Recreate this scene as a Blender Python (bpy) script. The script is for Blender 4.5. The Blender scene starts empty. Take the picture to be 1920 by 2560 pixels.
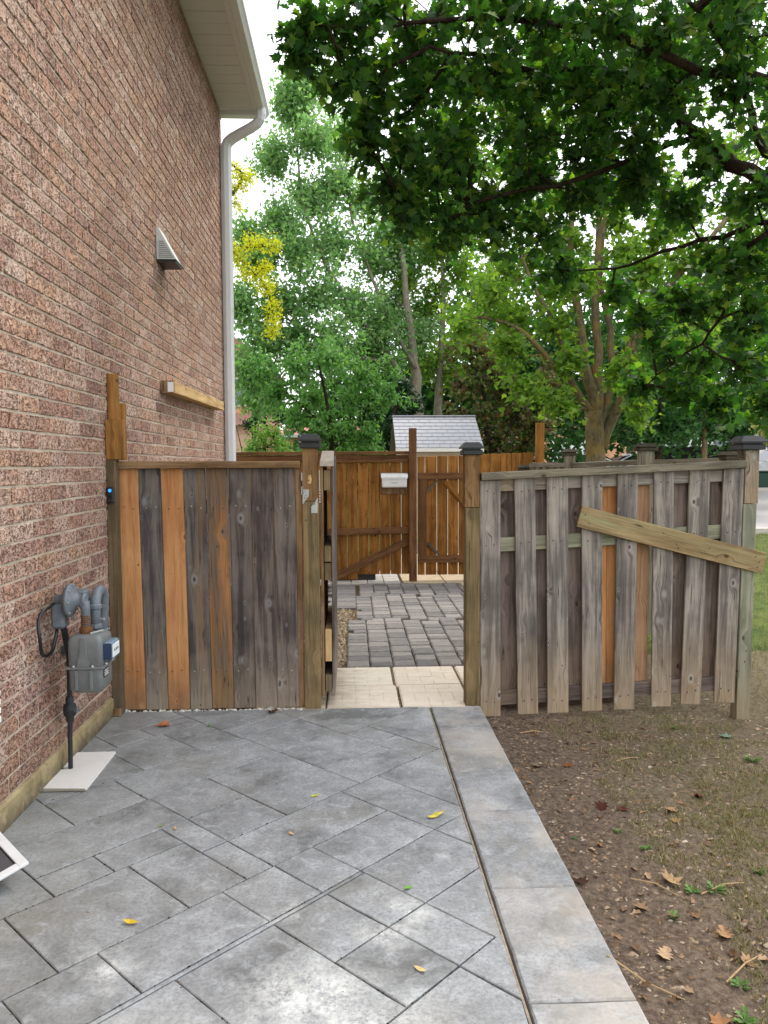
import bpy, bmesh, math, random
import numpy as np
from mathutils import Vector, Matrix
random.seed(7); rng = np.random.default_rng(11)
scene = bpy.context.scene
C = scene.collection
R = math.radians
PI = math.pi

# ------------------------------------------------------------------ camera
CAM = Vector((0, 0, 1.562)); YAW = R(2.42); PITCH = R(3.51); ROLL = R(0.25)
fw = Vector((math.sin(YAW)*math.cos(PITCH), math.cos(YAW)*math.cos(PITCH), -math.sin(PITCH)))
rt0 = Vector((math.cos(YAW), -math.sin(YAW), 0)); up0 = rt0.cross(fw)
rt = rt0*math.cos(ROLL)-up0*math.sin(ROLL); up = rt0*math.sin(ROLL)+up0*math.cos(ROLL)
cam = bpy.data.objects.new('camera', bpy.data.cameras.new('camera')); C.objects.link(cam)
M = Matrix((rt, up, -fw)).transposed().to_4x4(); M.translation = CAM
cam.matrix_world = M
cam.data.sensor_fit = 'VERTICAL'; cam.data.sensor_height = 36.0
cam.data.lens = 36.0*1923/2560; cam.data.clip_end = 2000; cam.data.clip_start = 0.05
scene.camera = cam

# ------------------------------------------------------------------ sky and sun (thin bright overcast)
SUN_DIR = Vector((0.42, 0.50, 0.86)).normalized()
elev = math.asin(SUN_DIR.z); az = math.atan2(SUN_DIR.x, SUN_DIR.y)
world = bpy.data.worlds.new('World'); scene.world = world; world.use_nodes = True
wn = world.node_tree.nodes; wl = world.node_tree.links
bg = wn['Background']; bg.inputs['Strength'].default_value = 0.1
sky = wn.new('ShaderNodeTexSky'); sky.sky_type = 'NISHITA'; sky.sun_disc = False
sky.sun_elevation = elev; sky.sun_rotation = az; sky.dust_density = 3
mx = wn.new('ShaderNodeMix'); mx.data_type = 'RGBA'; mx.inputs[0].default_value = 0.86
mx.inputs[7].default_value = (12.2, 12.5, 12.9, 1)
wl.new(sky.outputs[0], mx.inputs[6]); wl.new(mx.outputs[2], bg.inputs['Color'])
sl = bpy.data.lights.new('sun', 'SUN'); sl.energy = 1.5; sl.angle = R(11); sl.color = (1, .95, .86)
sun = bpy.data.objects.new('sun', sl); C.objects.link(sun)
sun.rotation_euler = (-SUN_DIR).to_track_quat('-Z', 'Y').to_euler()
vs = scene.view_settings
vs.view_transform = 'Standard'; vs.look = 'None'; vs.gamma = 1; vs.use_curve_mapping = False
vs.exposure = 0.95
scene.cycles.max_bounces = 8; scene.cycles.transparent_max_bounces = 8

# ------------------------------------------------------------------ helpers
def srgb(r, g, b):
    f = lambda c: (c/255/12.92) if c/255 <= .04045 else ((c/255+.055)/1.055)**2.4
    return (f(r), f(g), f(b), 1)

class MB:
    """collects geometry, linked as one mesh object"""
    def __init__(s): s.v = []; s.f = []
    def add(s, vs, fs):
        o = len(s.v); s.v += [tuple(v) for v in vs]; s.f += [tuple(i+o for i in f) for f in fs]; return s
    def box(s, x0, x1, y0, y1, z0, z1, c=0.0):
        if c <= 0:
            s.add([(x0,y0,z0),(x1,y0,z0),(x1,y1,z0),(x0,y1,z0),(x0,y0,z1),(x1,y0,z1),(x1,y1,z1),(x0,y1,z1)],
                  [(0,3,2,1),(4,5,6,7),(0,1,5,4),(1,2,6,5),(2,3,7,6),(3,0,4,7)]); return s
        # chamfered box: 24 verts
        vs = []; idx = {}
        for sx in (0,1):
            for sy in (0,1):
                for sz in (0,1):
                    X = (x0,x1)[sx]; Y = (y0,y1)[sy]; Z = (z0,z1)[sz]
                    dx = c*(1-2*sx); dy = c*(1-2*sy); dz = c*(1-2*sz)
                    for a, p in (('x',(X,Y+dy,Z+dz)),('y',(X+dx,Y,Z+dz)),('z',(X+dx,Y+dy,Z))):
                        idx[(sx,sy,sz,a)] = len(vs); vs.append(p)
        I = lambda a,b,c_,d: idx[(a,b,c_,d)]
        fs = []
        for k in (0,1):
            q = [I(k,0,0,'x'),I(k,1,0,'x'),I(k,1,1,'x'),I(k,0,1,'x')]; fs.append(q if k else q[::-1])
            q = [I(0,k,0,'y'),I(0,k,1,'y'),I(1,k,1,'y'),I(1,k,0,'y')]; fs.append(q if k else q[::-1])
            q = [I(0,0,k,'z'),I(1,0,k,'z'),I(1,1,k,'z'),I(0,1,k,'z')]; fs.append(q if k else q[::-1])
        for a in (0,1):
            for b in (0,1):
                q = [I(a,b,0,'x'),I(a,b,1,'x'),I(a,b,1,'y'),I(a,b,0,'y')]; fs.append(q if a==b else q[::-1])
                q = [I(a,0,b,'x'),I(a,1,b,'x'),I(a,1,b,'z'),I(a,0,b,'z')]; fs.append(q[::-1] if a==b else q)
                q = [I(0,a,b,'y'),I(1,a,b,'y'),I(1,a,b,'z'),I(0,a,b,'z')]; fs.append(q if a==b else q[::-1])
        for a in (0,1):
            for b in (0,1):
                for c_ in (0,1):
                    q = [I(a,b,c_,'x'),I(a,b,c_,'y'),I(a,b,c_,'z')]
                    fs.append(q if (a+b+c_)%2==1 else q[::-1])
        s.add(vs, fs); return s
    def tube(s, pts, rad, n=8, cap=True, flat=None):
        pts = [Vector(p) for p in pts]
        rad = list(rad) if hasattr(rad, '__len__') else [rad]*len(pts)
        o = len(s.v); ref = None
        for i, p in enumerate(pts):
            a = pts[max(i-1,0)]; b = pts[min(i+1,len(pts)-1)]
            t = (b-a).normalized()
            if ref is None:
                ref = Vector((0,0,1)) if abs(t.z) < .9 else Vector((1,0,0))
            u = t.cross(ref)
            if u.length < 1e-4: u = t.orthogonal()
            u.normalize(); w = u.cross(t).normalized(); ref = w
            for k in range(n):
                an = 2*PI*(k+.5)/n
                if flat: s.v.append(tuple(p+u*math.cos(an)*rad[i]*flat[0]+w*math.sin(an)*rad[i]*flat[1]))
                else: s.v.append(tuple(p+u*math.cos(an)*rad[i]+w*math.sin(an)*rad[i]))
        for i in range(len(pts)-1):
            for k in range(n):
                a = o+i*n+k; b = o+i*n+(k+1)%n
                s.f.append((a,b,b+n,a+n))
        if cap:
            s.f.append(tuple(o+k for k in range(n))[::-1]); m = o+(len(pts)-1)*n
            s.f.append(tuple(m+k for k in range(n)))
        return s
    def lathe(s, origin, axis, prof, n=20):
        """prof: list of (t along axis, radius)"""
        ax = Vector(axis).normalized(); u = ax.orthogonal().normalized(); w = ax.cross(u)
        O = Vector(origin); o = len(s.v)
        for t, r in prof:
            for k in range(n):
                a = 2*PI*k/n; s.v.append(tuple(O+ax*t+u*math.cos(a)*r+w*math.sin(a)*r))
        for i in range(len(prof)-1):
            for k in range(n):
                a = o+i*n+k; b = o+i*n+(k+1)%n; s.f.append((a,b,b+n,a+n))
        s.f.append(tuple(o+k for k in range(n))[::-1]); m = o+(len(prof)-1)*n
        s.f.append(tuple(m+k for k in range(n))); return s
    def prism(s, poly, y0, y1, axis='y'):
        n = len(poly); o = len(s.v)
        for yy in (y0, y1):
            for a, b in poly:
                s.v.append({'y':(a,yy,b),'x':(yy,a,b),'z':(a,b,yy)}[axis])
        s.f.append(tuple(o+i for i in range(n))); s.f.append(tuple(o+n+i for i in range(n))[::-1])
        for i in range(n):
            j = (i+1)%n; s.f.append((o+i,o+n+i,o+n+j,o+j))
        return s
    def mesh(s, name, smooth=False):
        me = bpy.data.meshes.new(name); me.from_pydata(s.v, [], s.f); me.validate()
        bm = bmesh.new(); bm.from_mesh(me); bmesh.ops.recalc_face_normals(bm, faces=bm.faces); bm.to_mesh(me); bm.free()
        if smooth: me.polygons.foreach_set('use_smooth', [True]*len(me.polygons))
        return me
    def build(s, name, mat, parent=None, smooth=False):
        return link(name, s.mesh(name, smooth), mat, parent)

def link(name, me, mat=None, parent=None):
    o = bpy.data.objects.new(name, me); C.objects.link(o)
    if mat is not None and not me.materials: me.materials.append(mat)
    if parent is not None: o.parent = parent
    return o
def tag(o, label=None, cat=None, group=None, kind=None):
    if label: o['label'] = label
    if cat: o['category'] = cat
    if group: o['group'] = group
    if kind: o['kind'] = kind
    return o
def thing(name, label, cat, group=None, loc=(0,0,0)):
    o = bpy.data.objects.new(name, None); C.objects.link(o); o.empty_display_size = .1
    o.location = loc
    return tag(o, label, cat, group)
def struct(name, mb, mat, smooth=False):
    return tag(mb.build(name, mat, None, smooth), kind='structure')

# fast mesh from numpy
def np_mesh(name, V, F, smooth=False):
    me = bpy.data.meshes.new(name); k = F.shape[1]
    me.vertices.add(len(V)); me.vertices.foreach_set('co', V.astype(np.float32).ravel())
    me.loops.add(F.size); me.loops.foreach_set('vertex_index', F.astype(np.int32).ravel())
    me.polygons.add(len(F)); me.polygons.foreach_set('loop_start', np.arange(0, F.size, k, dtype=np.int32))
    me.polygons.foreach_set('loop_total', np.full(len(F), k, dtype=np.int32))
    if smooth: me.polygons.foreach_set('use_smooth', np.ones(len(F), dtype=bool))
    me.update(calc_edges=True); return me

# ------------------------------------------------------------------ materials
class NT:
    def __init__(s, name):
        s.m = bpy.data.materials.new(name); s.m.use_nodes = True
        s.n = s.m.node_tree.nodes; s.l = s.m.node_tree.links
        s.p = s.n['Principled BSDF']; s.out = s.n['Material Output']
    def set(s, i, v):
        if isinstance(v, bpy.types.NodeSocket): s.l.new(v, i)
        else: i.default_value = v
    def node(s, t, **kw):
        n = s.n.new('ShaderNode'+t)
        for k, v in kw.items(): setattr(n, k, v)
        return n
    def math(s, op, a, b=0.0, c=None, clamp=False):
        n = s.node('Math', operation=op, use_clamp=clamp); s.set(n.inputs[0], a); s.set(n.inputs[1], b)
        if c is not None: s.set(n.inputs[2], c)
        return n.outputs[0]
    def vmath(s, op, a, b):
        n = s.node('VectorMath', operation=op); s.set(n.inputs[0], a); s.set(n.inputs[1], b); return n.outputs[0]
    def mix(s, f, a, b, mode='MIX'):
        n = s.node('Mix', data_type='RGBA', blend_type=mode); s.set(n.inputs[0], f); s.set(n.inputs[6], a); s.set(n.inputs[7], b)
        return n.outputs[2]
    def noise(s, vec, scale, detail=3, rough=.55, dist=0.0):
        n = s.node('TexNoise'); s.set(n.inputs['Vector'], vec); n.inputs['Scale'].default_value = scale
        n.inputs['Detail'].default_value = detail; n.inputs['Roughness'].default_value = rough; n.inputs['Distortion'].default_value = dist
        return n.outputs['Fac']
    def voro(s, vec, scale, feature='F1', rand=1.0):
        n = s.node('TexVoronoi', feature=feature); s.set(n.inputs['Vector'], vec); n.inputs['Scale'].default_value = scale
        n.inputs['Randomness'].default_value = rand; return n.outputs['Distance']
    def ramp(s, f, a, b):
        n = s.node('MapRange', clamp=True); s.set(n.inputs[0], f); n.inputs[1].default_value = a; n.inputs[2].default_value = b
        return n.outputs[0]
    def cramp(s, f, stops):
        n = s.node('ValToRGB'); s.set(n.inputs[0], f); e = n.color_ramp.elements
        while len(e) < len(stops): e.new(.5)
        for el, (p, c) in zip(e, stops): el.position = p; el.color = c
        return n.outputs[0]
    def pos(s): return s.node('NewGeometry').outputs['Position']
    def island(s): return s.node('NewGeometry').outputs['Random Per Island']
    def objrand(s): return s.node('ObjectInfo').outputs['Random']
    def obj(s): return s.node('TexCoord').outputs['Object']
    def scale(s, v, xyz): return s.vmath('MULTIPLY', v, xyz)
    def bump(s, h, strength=.5, dist=.01):
        n = s.node('Bump'); s.set(n.inputs['Height'], h); n.inputs['Strength'].default_value = strength; n.inputs['Distance'].default_value = dist
        s.l.new(n.outputs[0], s.p.inputs['Normal'])
    def done(s, col=None, rough=.7, spec=.3, metal=0.0):
        if col is not None: s.set(s.p.inputs['Base Color'], col)
        s.set(s.p.inputs['Roughness'], rough); s.p.inputs['Specular IOR Level'].default_value = spec
        s.p.inputs['Metallic'].default_value = metal
        return s.m

def plain(name, col, rough=.6, spec=.3, metal=0.0, var=.12, sc=12):
    t = NT(name); v = t.pos(); n = t.noise(v, sc, 5, .65)
    c = t.mix(t.ramp(n, .3, .7), tuple(x*(1-var) for x in col[:3])+(1,), tuple(min(1,x*(1+var)) for x in col[:3])+(1,))
    t.bump(t.noise(v, sc*12, 3), .08, .004)
    return t.done(c, rough, spec, metal)

def wood(name, c1, c2, knot=(.05,.03,.02,1), halo=None, grain=.5, foot=None, foot_h=.35, var=.25, kn=1.0, streak=None):
    """board lies along local Z, face in local XZ"""
    t = NT(name); v = t.obj(); r = t.objrand()
    off = t.node('CombineXYZ'); t.set(off.inputs[0], t.math('MULTIPLY', r, 37.0)); t.set(off.inputs[1], t.math('MULTIPLY', r, 11.0)); t.set(off.inputs[2], t.math('MULTIPLY', r, 71.0))
    p = t.vmath('ADD', v, off.outputs[0])
    kv = t.voro(t.scale(p, (7.0, .01, 4.2)), 1.0)
    kv2 = t.voro(t.scale(p, (11.5, .01, 6.3)), 1.0)
    km = t.math('MAXIMUM', t.ramp(kv, .095*kn, .055*kn), t.ramp(kv2, .075*kn, .04*kn))                      # 1 inside a knot
    kh = t.math('MAXIMUM', t.ramp(kv, .19*kn, .09*kn), t.math('MULTIPLY', t.ramp(kv2, .14*kn, .06*kn), .7))
    bend = t.math('MULTIPLY', t.ramp(kv, .30, .05), .035)   # grain flows round the knots
    cb = t.node('CombineXYZ'); t.set(cb.inputs[0], bend)
    pw = t.vmath('ADD', p, cb.outputs[0])
    fine = t.noise(t.scale(pw, (1, 1, .025)), 190, 3, .6)
    mid = t.noise(t.scale(pw, (1, 1, .05)), 26, 4, .6, .4)
    ringn = t.noise(t.scale(pw, (1, 1, .10)), 7, 2, .5, .2)
    rings = t.math('POWER', t.math('ABSOLUTE', t.math('SINE', t.math('MULTIPLY', ringn, 48.0))), .6)
    patch = t.noise(p, 3.0, 4, .6)
    sc1 = tuple(x*.66 for x in c1[:3])+(1,); sc2 = tuple(min(1, x*1.22) for x in c2[:3])+(1,)
    col = t.cramp(t.math('ADD', t.math('MULTIPLY', mid, .75), t.math('MULTIPLY', patch, .45)), [(.40, sc1), (.54, c1), (.66, c2), (.82, sc2)])
    if streak: col = t.mix(t.math('MULTIPLY', t.ramp(t.noise(t.scale(pw, (1, 1, .07)), 9, 3), .52, .66), .8), col, streak)
    crn = t.noise(t.scale(pw, (1, 1, .022)), 34, 2, .5)
    crack = t.math('MULTIPLY', t.ramp(t.math('ABSOLUTE', t.math('SUBTRACT', crn, .5)), .012, .004), t.ramp(t.noise(p, 5, 2), .46, .58))
    if foot:
        z = t.node('SeparateXYZ'); t.set(z.inputs[0], v)
        f = t.ramp(t.math('ADD', z.outputs[2], t.math('MULTIPLY', t.noise(p, 9, 4), .35)), foot_h+.25, .10)
        col = t.mix(t.math('MULTIPLY', f, .85), col, foot)
    lines = t.math('ADD', t.math('MULTIPLY', t.ramp(fine, .3, .75), .55), t.math('MULTIPLY', rings, .42))
    dk = t.math('ADD', 1.0-grain*.66, t.math('MULTIPLY', lines, grain))
    cc = t.node('CombineXYZ'); [t.set(cc.inputs[i], dk) for i in range(3)]
    col = t.mix(1.0, col, cc.outputs[0], 'MULTIPLY')
    br = t.math('ADD', 1.0-var/2, t.math('MULTIPLY', t.math('FRACT', t.math('MULTIPLY', r, 13.7)), var))
    c3 = t.node('CombineXYZ'); [t.set(c3.inputs[i], br) for i in range(3)]
    col = t.mix(1.0, col, c3.outputs[0], 'MULTIPLY')
    if halo: col = t.mix(t.math('MULTIPLY', kh, .55), col, halo)
    col = t.mix(t.math('MULTIPLY', crack, .75*min(1, grain*2.2)), col, (.02,.016,.013,1))
    col = t.mix(t.math('MULTIPLY', km, .85), col, knot)
    t.bump(t.math('SUBTRACT', lines, t.math('MULTIPLY', km, .6)), .35, .0035)
    return t.done(col, .82, .18)

GRAY1 = srgb(116,108,102); GRAY2 = srgb(84,78,76)
W_GREY = wood('weathered_grey_board', srgb(100,90,84), srgb(132,119,106), halo=srgb(165,165,165), foot=srgb(160,144,120), grain=.55)
W_DARK = wood('dark_weathered_board', srgb(76,72,72), srgb(108,101,96), halo=srgb(150,152,155), foot=srgb(152,140,122), grain=.55, streak=srgb(134,108,78))
W_PURP = wood('purple_grey_board', srgb(80,72,69), srgb(112,102,96), halo=srgb(160,160,160), foot=srgb(152,138,122), grain=.5)
W_ORNG = wood('new_cedar_board', srgb(184,128,82), srgb(198,146,98), knot=srgb(100,52,26), halo=srgb(206,160,112), grain=.22, foot=srgb(128,104,80), foot_h=.22)
W_TAN = wood('half_weathered_board', srgb(140,104,70), srgb(116,98,82), halo=srgb(120,110,95), grain=.5, foot=srgb(140,116,84), streak=srgb(190,132,80))
W_RAIL = wood('brown_rail', srgb(118,92,64), srgb(148,120,88), grain=.5)
W_POST = wood('treated_post', srgb(106,92,66), srgb(134,114,82), grain=.5, kn=.8)
W_POSTUP = wood('post_extension', srgb(118,90,58), srgb(144,112,76), grain=.4, kn=.7)
W_WALLP = wood('stained_wall_stud', srgb(130,90,46), srgb(158,114,62), grain=.4)
W_STUD = wood('old_stud', srgb(104,88,66), srgb(126,108,84), grain=.4, foot=srgb(96,90,76))
W_RF = wood('right_fence_board', srgb(116,109,104), srgb(156,148,139), halo=srgb(176,172,164), foot=srgb(168,146,116), foot_h=.50, grain=.5, kn=.9)
W_RFB = wood('right_fence_back_board', srgb(94,83,77), srgb(122,108,100), grain=.5, foot=srgb(128,108,88))
W_TAN2 = wood('tan_back_board', srgb(146,112,84), srgb(162,128,98), knot=srgb(90,56,32), grain=.3)
W_GREEN = wood('greenish_rail', srgb(128,126,106), srgb(150,150,128), grain=.4, kn=.4)
W_PLANK = wood('loose_plank', srgb(132,112,80), srgb(156,136,100), knot=srgb(70,45,25), grain=.45, streak=srgb(150,146,108))
W_GPOST = wood('pale_green_post', srgb(130,130,112), srgb(152,150,132), grain=.35, foot=srgb(160,142,112))
W_AMB = wood('amber_stained_board', srgb(134,88,40), srgb(162,112,56), knot=srgb(60,32,14), grain=.42, var=.35)
W_AMBR = wood('amber_stained_rail', srgb(104,72,46), srgb(124,88,58), knot=srgb(60,32,14), grain=.4, var=.15)
W_STICK = wood('pale_stick', srgb(176,142,96), srgb(198,166,118), grain=.3, kn=.5)
W_OLDG = wood('old_grey_fence_wood', srgb(112,106,92), srgb(140,132,114), grain=.5)

M_BLACKP = plain('black_plastic', (.018,.019,.021,1), .45, .4)
M_GALV = plain('galvanised_plate', (.42,.44,.43,1), .5, .5, .5)
M_WHITE = plain('white_paint', (.78,.79,.80,1), .4, .4, var=.04)
M_EAVE = plain('white_aluminium', (.70,.70,.68,1), .5, .35, var=.05)
M_DOWN = plain('grey_white_downspout', (.70,.71,.73,1), .45, .4, var=.04)

def mortar_mat():
    t = NT('mortar'); v = t.pos()
    n = t.noise(v, 30, 5, .7)
    c = t.mix(t.ramp(n, .3, .7), srgb(176,162,146), srgb(206,194,178))
    c = t.mix(t.math('MULTIPLY', t.ramp(t.noise(v, 2.2, 3), .5, .75), .5), c, srgb(150,134,116))
    t.bump(t.noise(v, 160, 4), .4, .004)
    return t.done(c, .9, .1)
def brick_mat():
    t = NT('rustic_brick'); v = t.pos()
    r = t.math('FRACT', t.math('ADD', t.math('MULTIPLY', t.objrand(), 7.31), t.island()))
    off = t.node('CombineXYZ'); t.set(off.inputs[1], t.math('MULTIPLY', r, 50.0)); t.set(off.inputs[2], t.math('MULTIPLY', r, 90.0))
    p = t.vmath('ADD', v, off.outputs[0])
    warp = t.vmath('ADD', p, t.scale(t.node_noise_col(p, 30), (.03,.03,.03))) if hasattr(t, 'node_noise_col') else p
    pits = t.noise(t.scale(warp, (1, .8, 1.1)), 68, 3.5, .62, 1.1)
    m = t.noise(p, 11, 3, .6)
    base = t.cramp(r, [(0, srgb(186,148,130)), (.2, srgb(212,180,162)), (.4, srgb(160,122,110)), (.6, srgb(204,164,138)), (.8, srgb(178,136,122)), (1, srgb(216,188,172))])
    base = t.mix(t.math('MULTIPLY', t.ramp(m, .5, .7), .55), base, srgb(200,146,116))
    base = t.mix(t.math('MULTIPLY', t.ramp(m, .48, .28), .5), base, srgb(220,194,180))
    f = t.noise(p, 240, 2, .5)
    base = t.mix(t.math('MULTIPLY', t.ramp(f, .48, .72), .5), base, srgb(226,208,196))
    pm = t.ramp(pits, .495, .43)
    col = t.mix(t.math('MULTIPLY', pm, .82), base, srgb(88,60,52))
    # darker, browner tone below the vent and near the ground
    z = t.node('SeparateXYZ'); t.set(z.inputs[0], v)
    low_tone = t.ramp(t.math('ADD', z.outputs[2], t.math('MULTIPLY', t.noise(v, 5, 4), .25)), .62, .22)
    col = t.mix(t.math('MULTIPLY', low_tone, .45), col, srgb(120,98,78))
    dy = t.math('ABSOLUTE', t.math('SUBTRACT', z.outputs[1], 6.35))
    sm = t.math('MULTIPLY', t.ramp(t.math('ADD', dy, t.math('MULTIPLY', t.noise(v, 14, 3), .2)), .32, .10),
                t.math('MULTIPLY', t.ramp(z.outputs[2], 2.75, 3.1), t.ramp(z.outputs[2], 3.22, 3.2)))
    col = t.mix(t.math('MULTIPLY', sm, .55), col, srgb(70,62,50))
    h = t.math('ADD', t.math('MULTIPLY', t.ramp(pits, .36, .56), 1.0), t.math('MULTIPLY', f, .25))
    t.bump(h, .9, .008)
    return t.done(col, .9, .12)
M_MORTAR = mortar_mat(); M_BRICK = brick_mat()

def stamped_mat():
    t = NT('stamped_concrete'); v = t.pos(); r = t.objrand()
    off = t.node('CombineXYZ'); t.set(off.inputs[0], t.math('MULTIPLY', r, 9.0)); t.set(off.inputs[1], t.math('MULTIPLY', r, 23.0))
    p = t.vmath('ADD', v, off.outputs[0])
    a = t.noise(p, 2.6, 5, .62, .5); b = t.noise(p, 13, 5, .7, .6); c_ = t.noise(p, 75, 4, .7)
    base = t.cramp(t.math('ADD', t.math('MULTIPLY', a, .75), t.math('MULTIPLY', b, .3)), [(.38, srgb(114,115,116)), (.47, srgb(142,144,146)), (.57, srgb(161,163,166)), (.70, srgb(180,183,186))])
    base = t.mix(t.math('MULTIPLY', t.ramp(t.noise(v, 1.4, 3), .50, .68), .45), base, srgb(138,134,122))
    base = t.mix(t.math('MULTIPLY', t.ramp(b, .53, .68), .55), base, srgb(180,184,189))
    base = t.mix(t.math('MULTIPLY', t.ramp(t.noise(p, 24, 6, .75, .8), .47, .36), .35), base, srgb(100,101,102))
    base = t.mix(t.math('MULTIPLY', t.ramp(c_, .54, .38), .35), base, srgb(90,90,92))
    z = t.node('SeparateXYZ'); t.set(z.inputs[0], v)
    # darker grey-green tone growing towards the house wall
    wall_tone = t.ramp(t.math('ADD', z.outputs[0], t.math('MULTIPLY', t.noise(v, 3, 4), .6)), -.25, -1.3)
    base = t.mix(t.math('MULTIPLY', wall_tone, .4), base, srgb(116,116,106))
    # sandy stain on the border
    sand = t.math('MULTIPLY', t.ramp(t.math('ADD', z.outputs[0], t.math('MULTIPLY', t.noise(v, 4.5, 4), .5)), .70, .95), t.ramp(t.noise(v, 2.1, 4, .6), .40, .54))
    base = t.mix(t.math('MULTIPLY', sand, .5), base, srgb(194,184,172))
    # white crust (efflorescence) with shapes of its own
    crust = None
    for (cx, cy, rr) in ((-.13, 2.16, .30), (.02, 1.95, .36), (.10, 2.46, .17), (-.55, 1.9, .34), (.36, 2.98, .12), (-.78, 2.35, .16), (.2, 2.6, .14), (-.25, 2.62, .12), (.15, 1.6, .4)):
        dn = t.node('VectorMath', operation='DISTANCE'); t.set(dn.inputs[0], v); dn.inputs[1].default_value = (cx, cy, 0)
        q = t.ramp(t.math('ADD', dn.outputs['Value'], t.math('MULTIPLY', t.noise(v, 6.5, 5, .65), .34)), rr+.12, rr*.45+.10)
        crust = q if crust is None else t.math('MAXIMUM', crust, q)
    spk = t.ramp(t.math('ADD', t.math('MULTIPLY', t.noise(v, 55, 7, .8), .6), t.math('MULTIPLY', t.noise(v, 14, 5, .7), .4)), .42, .56)
    base = t.mix(t.math('MULTIPLY', t.math('MULTIPLY', crust, spk), .88), base, srgb(220,221,218))
    t.bump(t.math('ADD', t.math('MULTIPLY', b, .7), t.math('MULTIPLY', c_, .12)), .28, .010)
    return t.done(base, t.math('ADD', .66, t.math('MULTIPLY', a, .2)), .22)
M_STAMP = stamped_mat()
M_JOINT = plain('dirt_joint', (.028,.022,.017,1), .95, .1, var=.5, sc=60)
M_FOUND = None
def found_mat():
    t = NT('foundation_concrete'); v = t.pos()
    n = t.noise(v, 6, 5, .65); z = t.node('SeparateXYZ'); t.set(z.inputs[0], v)
    c = t.mix(t.ramp(n, .35, .7), srgb(138,122,90), srgb(178,162,126))
    low = t.ramp(t.math('ADD', z.outputs[2], t.math('MULTIPLY', t.noise(v, 16, 5, .7), .13)), .15, .06)
    c = t.mix(t.math('MULTIPLY', low, .85), c, srgb(74,72,66))
    c = t.mix(t.math('MULTIPLY', t.ramp(t.noise(v, 11, 6, .75), .52, .66), .6), c, srgb(98,86,62))
    c = t.mix(t.math('MULTIPLY', t.ramp(t.noise(v, 4, 5, .7), .54, .66), .5), c, srgb(190,178,150))
    t.bump(t.noise(v, 50, 5, .7), .5, .008)
    return t.done(c, .9, .1)
M_FOUND = found_mat()
def soil_mat():
    t = NT('soil'); v = t.pos(); z = t.node('SeparateXYZ'); t.set(z.inputs[0], v)
    a = t.noise(v, 2.2, 5, .6); b = t.noise(v, 38, 5, .75); c_ = t.noise(v, 140, 4, .8)
    col = t.mix(t.ramp(b, .35, .68), srgb(90,76,66), srgb(148,131,115))
    col = t.mix(t.math('MULTIPLY', t.ramp(c_, .55, .75), .6), col, srgb(172,156,134))
    g = t.ramp(t.math('ADD', z.outputs[0], t.math('MULTIPLY', a, 1.1)), 1.75, 2.35)
    dkx = t.ramp(t.math('ADD', z.outputs[0], t.math('MULTIPLY', t.noise(v, 3.2, 4, .6), .9)), 1.9, 1.2)
    col = t.mix(t.math('MULTIPLY', dkx, .55), col, t.mix(t.ramp(b, .4, .66), srgb(68,56,48), srgb(116,99,86)))
    gg = t.math('MAXIMUM', t.math('MULTIPLY', g, .38), t.ramp(z.outputs[1], 5.2, 7.5))
    col = t.mix(gg, col, t.mix(t.ramp(b, .35, .65), srgb(88,86,58), srgb(134,126,92)))
    t.bump(t.math('ADD', b, t.math('MULTIPLY', c_, .5)), .8, .02)
    return t.done(col, .95, .08)
M_SOIL = soil_mat()
def paver_mat():
    t = NT('dark_paver'); v = t.pos(); r = t.objrand()
    a = t.noise(v, 14, 5, .65); b = t.noise(v, 90, 4, .7)
    c = t.cramp(r, [(0, srgb(110,107,106)), (.5, srgb(130,126,123)), (1, srgb(150,144,139))])
    c = t.mix(t.math('MULTIPLY', t.ramp(a, .5, .72), .45), c, srgb(166,160,154))
    c = t.mix(t.math('MULTIPLY', t.ramp(b, .55, .38), .35), c, srgb(70,68,70))
    t.bump(t.math('ADD', a, t.math('MULTIPLY', b, .4)), .5, .01)
    return t.done(c, .85, .2)
M_PAVER = paver_mat()
def beige_mat(name, c1, c2, dirt):
    t = NT(name); v = t.pos(); r = t.objrand()
    a = t.noise(v, 9, 5, .65); z = t.node('SeparateXYZ'); t.set(z.inputs[0], v)
    c = t.mix(t.ramp(a, .35, .7), c1, c2)
    c = t.mix(t.math('MULTIPLY', r, .18), c, srgb(216,190,168))
    d = t.ramp(t.math('ADD', z.outputs[0], t.math('MULTIPLY', t.noise(t.scale(v, (1,3,1)), 5, 4, .6), .55)), .38, .02)
    c = t.mix(t.math('MULTIPLY', d, .65*dirt), c, srgb(120,98,72))
    t.bump(t.noise(v, 120, 4), .25, .004)
    return t.done(c, .85, .2)
M_BEIGE = beige_mat('beige_patio_slab', srgb(224,212,194), srgb(238,228,214), 1)
M_PAD = beige_mat('beige_concrete', srgb(186,166,136), srgb(206,188,160), 0)
M_PALEP = beige_mat('pale_paver', srgb(176,172,166), srgb(204,200,194), 0)

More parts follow.
